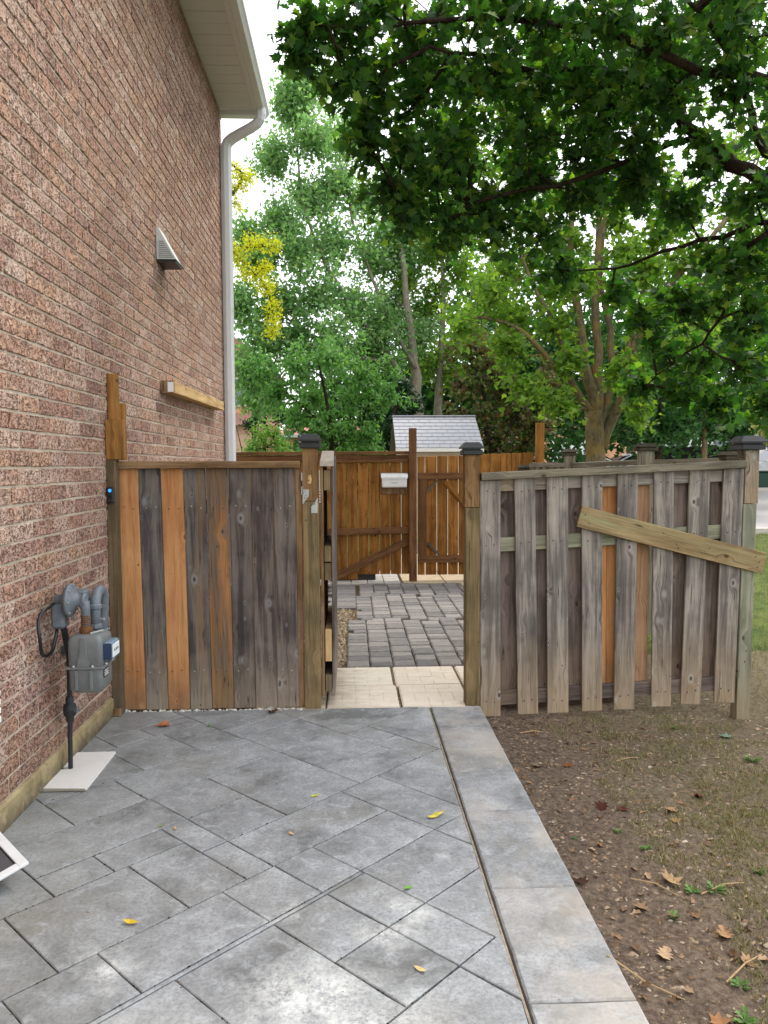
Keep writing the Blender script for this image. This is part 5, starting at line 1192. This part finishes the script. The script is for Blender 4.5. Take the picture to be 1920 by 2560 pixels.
# street
def sheet(name, x0,x1,y0,y1, dz, mat):
    ys_ = [y0]+[y for y in ys if y0 < y < y1]+[y1]
    m = MB(); m.add([(x, y, tz(x,y)+dz) for y in ys_ for x in (x0,x1)], [(2*j,2*j+1,2*j+3,2*j+2) for j in range(len(ys_)-1)]); return struct(name, m, mat)
sheet('street', 6.0, 60, 17.0, 31.0, .008, plain('pale_asphalt', srgb(172,166,164), .9, .15, var=.06, sc=3))
sheet('driveway', 6.0, 34, 31.0, 44, .012, plain('driveway_grey', srgb(150,146,142), .9, .15, var=.06, sc=3))
kb = MB(); kb.box(6, 60, 16.8, 17.0, -.1, .10); struct('kerb', kb, plain('kerb_concrete', srgb(190,184,174), .9))
kb = MB(); kb.box(14, 60, 31.0, 31.2, .3, .55); struct('far_kerb', kb, bpy.data.materials['kerb_concrete'])
tx = thing('transformer_box', 'dark green utility box on the far grass at the right edge', 'utility box')
MB().box(15.9, 17.6, 31.5, 32.4, .4, 1.18, .03).build('cabinet', plain('utility_green', srgb(34,66,54), .5, .3), tx)
MB().box(15.85, 17.65, 31.42, 32.45, 1.18, 1.25, .02).build('lid', bpy.data.materials['utility_green'], tx); MB().box(16.6, 16.75, 31.47, 31.5, .85, 1.0).build('warning_plate', M_WHITE, tx)
df = thing('dark_fence', 'dark board fence under the trees at the right edge', 'fence')
for k in range(24): MB().box(13.4+k*.16, 13.55+k*.16, 33.6, 33.63, .5, 2.3+.02*(k%3)).build('board', plain('dark_fence_board', (.02,.018,.016,1), .9) if k == 0 else bpy.data.materials['dark_fence_board'], df)

M_TYRE = plain('tyre', (.02,.02,.02,1), .8); M_CGL = plain('car_glass', (.02,.025,.03,1), .06, .7)
M_TAIL = plain('tail_lamp', srgb(190,30,30), .2, .5); M_ALLOY = plain('alloy', (.5,.5,.52,1), .3, .5, .8)
def car(label, x, y, z, col, prof, roof, rot=0):
    root = thing('parked_car', label, 'car', 'cars parked along the street'); root.location = (x, y, z); root.rotation_euler = (0,0,rot)
    pm = NT('paint_'+label[:12]); M_ = pm.done(col, .25, .5); pm.p.inputs['Coat Weight'].default_value = .6
    def ext(name, pr, w0, w1, mat, par):
        mb = MB(); n = len(pr); zs = [p[1] for p in pr]; zl, zh = min(zs), max(zs)
        f = lambda zz: w0+(w1-w0)*(zz-zl)/(zh-zl)
        for s in (-1, 1):
            for a, b in pr: mb.v.append((a, s*f(b), b))
        mb.f.append(tuple(range(n))); mb.f.append(tuple(range(n,2*n))[::-1])
        for i in range(n): j = (i+1)%n; mb.f.append((i,j,n+j,n+i))
        return mb.build(name, mat, par)
    b = ext('body', prof, .88, .84, M_, root)
    ext('cabin', roof, .80, .60, M_CGL, root)
    zt = max(p[1] for p in roof); xs_ = [p[0] for p in roof if p[1] > zt-.06]
    MB().box(min(xs_)-.05, max(xs_)+.05, -.62, .62, zt-.02, zt+.03, .02).build('roof', M_, root)
    ends = [p[0] for p in roof if p[1] < zt-.06]
    for s in (-1,1):
        for xa, xb_ in ((min(ends), min(xs_)), (max(ends), max(xs_)), ((min(xs_)+max(xs_))/2+.05, (min(xs_)+max(xs_))/2)):
            MB().tube([(xa, s*.79, min(p[1] for p in roof)), (xb_, s*.61, zt)], .035, 6).build('pillar', M_, root)
        for wx in (-1.35, 1.35):
            w = MB().lathe((wx, s*.80, .32), (0,s,0), [(-.18,.28),(-.16,.32),(.06,.32),(.09,.28)], 18).build('wheel', M_TYRE, root)
            MB().lathe((wx, s*.885, .32), (0,s,0), [(0,.20),(.012,.18),(.02,.05)], 12).build('rim', M_ALLOY, w)
        MB().box(-2.24, -2.15, s*.62-.16, s*.62+.16, .72, .88, .01).build('tail_light', M_TAIL, root)
        MB().box(2.12, 2.2, s*.6-.16, s*.6+.16, .60, .72, .01).build('headlight', M_WHITE, root)
        MB().box(.75, .9, s*.9-.08, s*.9+.08, .92, 1.04, .02).build('mirror', M_, root)
    return root
SED = [(-2.2,.35),(-2.22,.75),(-2.1,.95),(-1.5,.99),(-.6,.98),(.9,.96),(1.7,.86),(2.15,.70),(2.2,.35),(1.7,.22),(-1.8,.22)]
SEDR = [(-1.75,.97),(-1.05,1.40),(-.6,1.46),(.2,1.45),(.65,1.35),(1.25,.95)]
SUVB = [(-2.2,.4),(-2.22,.95),(-2.15,1.12),(-1.0,1.14),(.9,1.12),(1.7,1.02),(2.15,.85),(2.2,.4),(1.7,.26),(-1.8,.26)]
SUVR = [(-2.1,1.12),(-1.9,1.62),(-1.4,1.72),(.2,1.70),(.6,1.6),(1.2,1.10)]
car('silver white sedan parked left of the mossy trunk', 10.3, 34.6, tz(0,34.6), (.62,.64,.66,1), SED, SEDR, PI)
car('pale blue silver sedan with red tail lamp right of the mossy trunk', 13.2, 34.5, tz(0,34.5), (.50,.56,.66,1), SED, SEDR, 0)
car('white and dark estate car behind the dark maples', 16.6, 35, tz(0,35), (.70,.71,.72,1), SUVB, SUVR, R(8))
car('white van-like car under the right trees', 20.6, 36, tz(0,36), (.72,.74,.78,1), SUVB, SUVR, R(180))

# ================================================================== ground litter one can pick out
def dead_leaf(label, x, y, z, size, col, cat='leaf', shape=MAPLE, curl=.5, rot=None, name='fallen_leaf', tilt=.25):
    V0, F0 = shape; rs = random.Random(int((x*917+y*331)*100)); V = V0.copy()
    V[:,1] -= .45; V[:,2] = curl*(V[:,0]**2*.9+V[:,1]**2*rs.uniform(.2,.8))+np.array([rs.uniform(-.04,.04) for _ in V])
    me = np_mesh(name, V*size, F0); t = NT('leaf_'+label[:18].replace(' ','_')); p_ = t.obj()
    t.bump(t.noise(p_, 60, 3), .3, .002)
    me.materials.append(t.done(t.mix(t.ramp(t.noise(p_, 45, 4), .35, .7), tuple(c*.7 for c in col[:3])+(1,), col), .75, .2))
    o = link(name, me); o.location = (x, y, z-.0+size*.02+.004); o.rotation_euler = (rs.uniform(-tilt,tilt), rs.uniform(-tilt,tilt), rot if rot is not None else rs.uniform(0,6.28))
    return tag(o, label, cat, 'fallen leaves')
OAK = tmpl([(.10,.05),(.20,.12),(.12,.22),(.32,.32),(.18,.42),(.40,.56),(.2,.64),(.30,.80),(.12,.86)], .1)
TANL = srgb(196,160,118); BRN = srgb(132,84,56); ORL = srgb(184,116,72); GRYL = srgb(140,124,108)
soil_leaves = [('bright orange-brown curled leaf on the soil near the fence', 1.166,4.020,.085,ORL,MAPLE),('dark russet leaf, left of a touching pair on bare soil',1.186,3.540,.09,srgb(96,50,38),MAPLE),
 ('dark russet leaf, right of a touching pair on bare soil',1.281,3.523,.085,srgb(112,58,44),MAPLE),('tan lobed oak leaf lying flat at the edge of the grass',1.501,3.487,.12,TANL,OAK),
 ('small yellowish tan leaf just below the flat oak leaf',1.479,3.370,.07,srgb(190,150,96),MAPLE),('rusty brown leaf among the green weeds at the right',1.730,3.668,.10,srgb(140,78,50),MAPLE),
 ('large pale tan curled leaf beside a green weed',1.262,2.897,.12,srgb(206,168,124),MAPLE),('tan square-looking curled leaf alone on dark soil',1.079,2.737,.09,srgb(180,146,112),MAPLE),
 ('small tan leaf between two green weeds in the grass',1.250,2.677,.06,srgb(170,134,100),MAPLE),('upright pale oak leaf in the grass at the lower right',1.295,2.548,.11,srgb(206,164,122),OAK),
 ('largest pale oak leaf on dark soil near the lower right',1.047,2.458,.11,srgb(220,184,144),OAK),('pale tan leaf touching a twig at the lower right edge',1.288,2.391,.08,srgb(204,164,126),MAPLE),
 ('grey-brown curled leaf standing near the top of the patio border',0.991,4.030,.10,srgb(152,128,104),MAPLE),('grey crumpled leaf lodged against the patio border',0.872,2.756,.11,GRYL,MAPLE),
 ('dark brown crumpled leaf wedged at the patio border edge',0.885,2.900,.09,srgb(84,54,40),MAPLE),('small fresh green leaf on the soil beside the border',0.971,3.264,.06,srgb(70,110,50),OVAL),
 ('pale blue-green maple leaf near the end post',2.229,4.441,.10,srgb(150,186,166),MAPLE),('tiny orange leaf beside the patio border half way down',1.061,3.176,.05,srgb(206,140,90),MAPLE),
 ('orange tan leaf at the bottom of the soil strip',1.085,2.130,.09,srgb(204,148,102),MAPLE)]
for lab,x,y,s_,c,shp in soil_leaves: dead_leaf(lab, x, y, soil_z(x,y), s_*.74, tuple(q*.66 for q in c[:3])+(1,), shape=shp, curl=.9, tilt=.4)
LEAFLET = tmpl([(.08,.12),(.17,.35),(.18,.55),(.10,.82)], .3)
pat = [('orange brown dry leaf on the patio below the orange boards',-1.146,4.586,.085,ORL,MAPLE,.9),('tiny yellow-green leaf on a patio joint left of centre',-.837,3.282,.03,srgb(160,170,60),LEAFLET,.4),('small tan scrap of leaf right of a yellow-green one on the patio',-.767,3.256,.035,srgb(214,176,120),LEAFLET,.4),
 ('dark brown curled leaf on the patio at the foot of the grey boards',-.513,4.798,.075,srgb(104,64,44),MAPLE,1.1),('small fresh green leaf on the patio below the boarded panel',-.864,4.570,.045,srgb(96,160,50),LEAFLET,.4),('yellow leaflet in the middle of the patio',-.182,3.551,.045,srgb(206,206,60),LEAFLET,.3),
 ('tan crumb of leaf in the centre of the patio',-.263,3.181,.035,srgb(222,180,120),LEAFLET,.5),('long yellow curled leaf beside the expansion joint',.362,3.318,.10,srgb(222,206,90),LEAFLET,.4),('curled yellow leaflet at the left of the patio foreground',-.766,2.574,.06,srgb(224,190,60),LEAFLET,.5),
 ('pale oblong leaf near the bottom of the patio',.204,2.278,.05,srgb(226,200,140),LEAFLET,.4),('narrow bright green leaf lying on a dark patio joint',.196,2.739,.045,srgb(130,190,70),LEAFLET,.3)]
for lab,x,y,s_,c,shp,cu in pat: dead_leaf(lab, x, y, .001, s_, c, shape=shp, curl=cu, tilt=.12)

M_WEED = leaf_mat('weed_leaf', [srgb(84,118,58), srgb(102,136,70), srgb(122,150,86)], .25, tcol=(1.2,1.4,.7,1))
for i, (x, y, s_, lab) in enumerate(((2.207,4.079,.11,'largest green weed rosette near the right frame edge'),(2.010,4.659,.06,'small green weed below the fence end'),(1.170,2.681,.06,'round green weed low on the bare soil'),(1.302,2.820,.07,'green weed just right of the large tan leaf'),
        (1.395,2.824,.085,'pale green spiky weed in the grass beside a straw'),(1.239,3.127,.06,'green seedling alone in the middle of the soil'),(1.179,3.296,.05,'small green seedling under the russet leaves'),(1.218,2.287,.07,'green weed near the lower right corner'),(1.157,2.141,.09,'green weed at the bottom right corner of the soil'),(1.631,2.940,.06,'faint green weed at the right frame edge'))):
    rgw = np.random.default_rng(60+i); n = 15; a = rgw.uniform(0,6.28,n)
    Vs = []; Fs = []
    V0, F0 = tmpl([(.07,.3),(.2,.5),(.12,.62),(.22,.78),(.08,.9)], .3)
    for k in range(n):
        d = np.array([math.cos(a[k]), math.sin(a[k]), rgw.uniform(.2,.9)]); d /= np.linalg.norm(d); sd = np.cross(d, [0,0,1]); sd /= np.linalg.norm(sd); nz = np.cross(sd, d)
        Vs.append((V0[:,0:1]*sd+V0[:,1:2]*d+V0[:,2:3]*nz)*s_*rgw.uniform(.5,1)); Fs.append(F0+k*len(V0))
    Vs = [q*.6 for q in Vs]
    o = link('weed', np_mesh('weed', np.concatenate(Vs), np.concatenate(Fs)), M_WEED); o.location = (x, y, soil_z(x,y)); tag(o, lab, 'weed', 'weeds in the soil')
# small torn scraps of leaf, too many to count
rgs = np.random.default_rng(81); n_ = 420
P_ = np.array([(lambda x, y: (x, y, soil_z(x,y)+.004))(.86+abs(rgs.normal(0,.9)), rgs.uniform(1.7,5.0)) for _ in range(n_)])
V_, F_, _ = leaves(P_, .026, tmpl([(.3,.1),(.22,.4),(.42,.55),(.15,.8)], .5), .35, 1.0, rgs, 0, .6)
tag(link('leaf_scraps', np_mesh('leaf_scraps', V_, F_), leaf_mat('leaf_scrap', [srgb(120,88,62), srgb(156,124,92), srgb(92,64,46), srgb(176,148,116), srgb(134,98,70), srgb(86,70,54)], .1, tcol=(1,1,1,1))), 'small torn brown leaf scraps strewn over the bare soil', 'litter', kind='stuff')
M_STRAW = plain('straw', srgb(176,150,112), .8, .2)
for (x0,y0,x1,y1,lab) in ((.80,2.32,1.01,2.22,'long pale stalk reaching from the patio edge over the soil'),(1.33,2.80,1.53,2.86,'straight pale straw beside the spiky weed'),(1.10,2.92,1.24,2.80,'thin straw in the middle of the soil'),(1.18,2.30,1.36,2.42,'curved pale stalk under the tan leaf at lower right'),(1.02,4.58,1.18,4.62,'flat pale stick along the foot of the fence boards'),(1.45,4.10,1.60,4.16,'short green stem on the soil near the fence')):
    mx_, my_ = (x0+x1)/2+.01, (y0+y1)/2+.015
    zz = lambda x, y: max(soil_z(x,y), .0 if x < .825 else -9)+.007
    o = MB().tube([(x0,y0,zz(x0,y0)),(mx_,my_,zz(mx_,my_)+.006),(x1,y1,zz(x1,y1))], [.0028,.003,.002], 6).build('stalk', M_STRAW); tag(o, lab, 'stalk', 'stalks on the soil')

# grass, uncountable
def grass(name, label, n, fx, hmin, hmax, mat, seed):
    rgg = np.random.default_rng(seed); P = np.array([fx(rgg) for _ in range(n)])
    a = rgg.uniform(0, 2*PI, n); h = rgg.uniform(hmin, hmax, n); w = h*.055+.0009; le = rgg.uniform(.2,1.1,n)*h
    c, s_ = np.cos(a), np.sin(a); b = rgg.uniform(0,2*PI,n)
    v0 = P+np.stack([c*w, s_*w, 0*w],1); v1 = P-np.stack([c*w, s_*w, 0*w],1)
    mid = P+np.stack([np.cos(b)*le*.35, np.sin(b)*le*.35, h*.65],1); v2 = mid+np.stack([c*w*.7, s_*w*.7, 0*w],1); v3 = mid-np.stack([c*w*.7, s_*w*.7, 0*w],1)
    tip = P+np.stack([np.cos(b)*le, np.sin(b)*le, h*.85],1)
    V = np.stack([v0,v1,v2,v3,tip],1).reshape(-1,3); k = np.arange(n)[:,None]*5
    F = np.concatenate([k+np.array([[0,1,3]]), k+np.array([[0,3,2]]), k+np.array([[2,3,4]])])
    tag(link(name, np_mesh(name, V, F), mat), label, 'grass', kind='stuff')
M_GRASS = leaf_mat('grass_blade', [srgb(106,114,68), srgb(134,130,86), srgb(160,146,108), srgb(96,106,60), srgb(178,162,128), srgb(118,120,76), srgb(140,122,92)], .25, tcol=(1.2,1.3,.7,1))
cl = np.random.default_rng(5); clumps = np.stack([1.25+np.abs(cl.normal(0,.9,420)), cl.uniform(1.5,4.9,420)],1)
def near(rgg):
    if rgg.random() < .55:
        c = clumps[rgg.integers(0,420)]; x = c[0]+rgg.normal(0,.035); y = c[1]+rgg.normal(0,.035)
    else:
        y = rgg.uniform(1.5,4.0); x = 1.15+(y-2)*.33+abs(rgg.normal(0,.65))
    return (x, y, soil_z(x,y)-.002)
grass('grass', 'sparse dry grass tufts growing over the right part of the soil', 22000, near, .008, .032, M_GRASS, 71)
def far_(rgg):
    x = rgg.uniform(2.7,11); y = rgg.uniform(5.0,16.8); return (x, y, tz(x,y) if x > 4.3 or y > 6.6 else max(tz(x,y), soil_z(x,y)))
grass('grass', 'mown lawn seen past the end post at the right edge', 26000, far_, .03, .07, M_GRASS, 72)
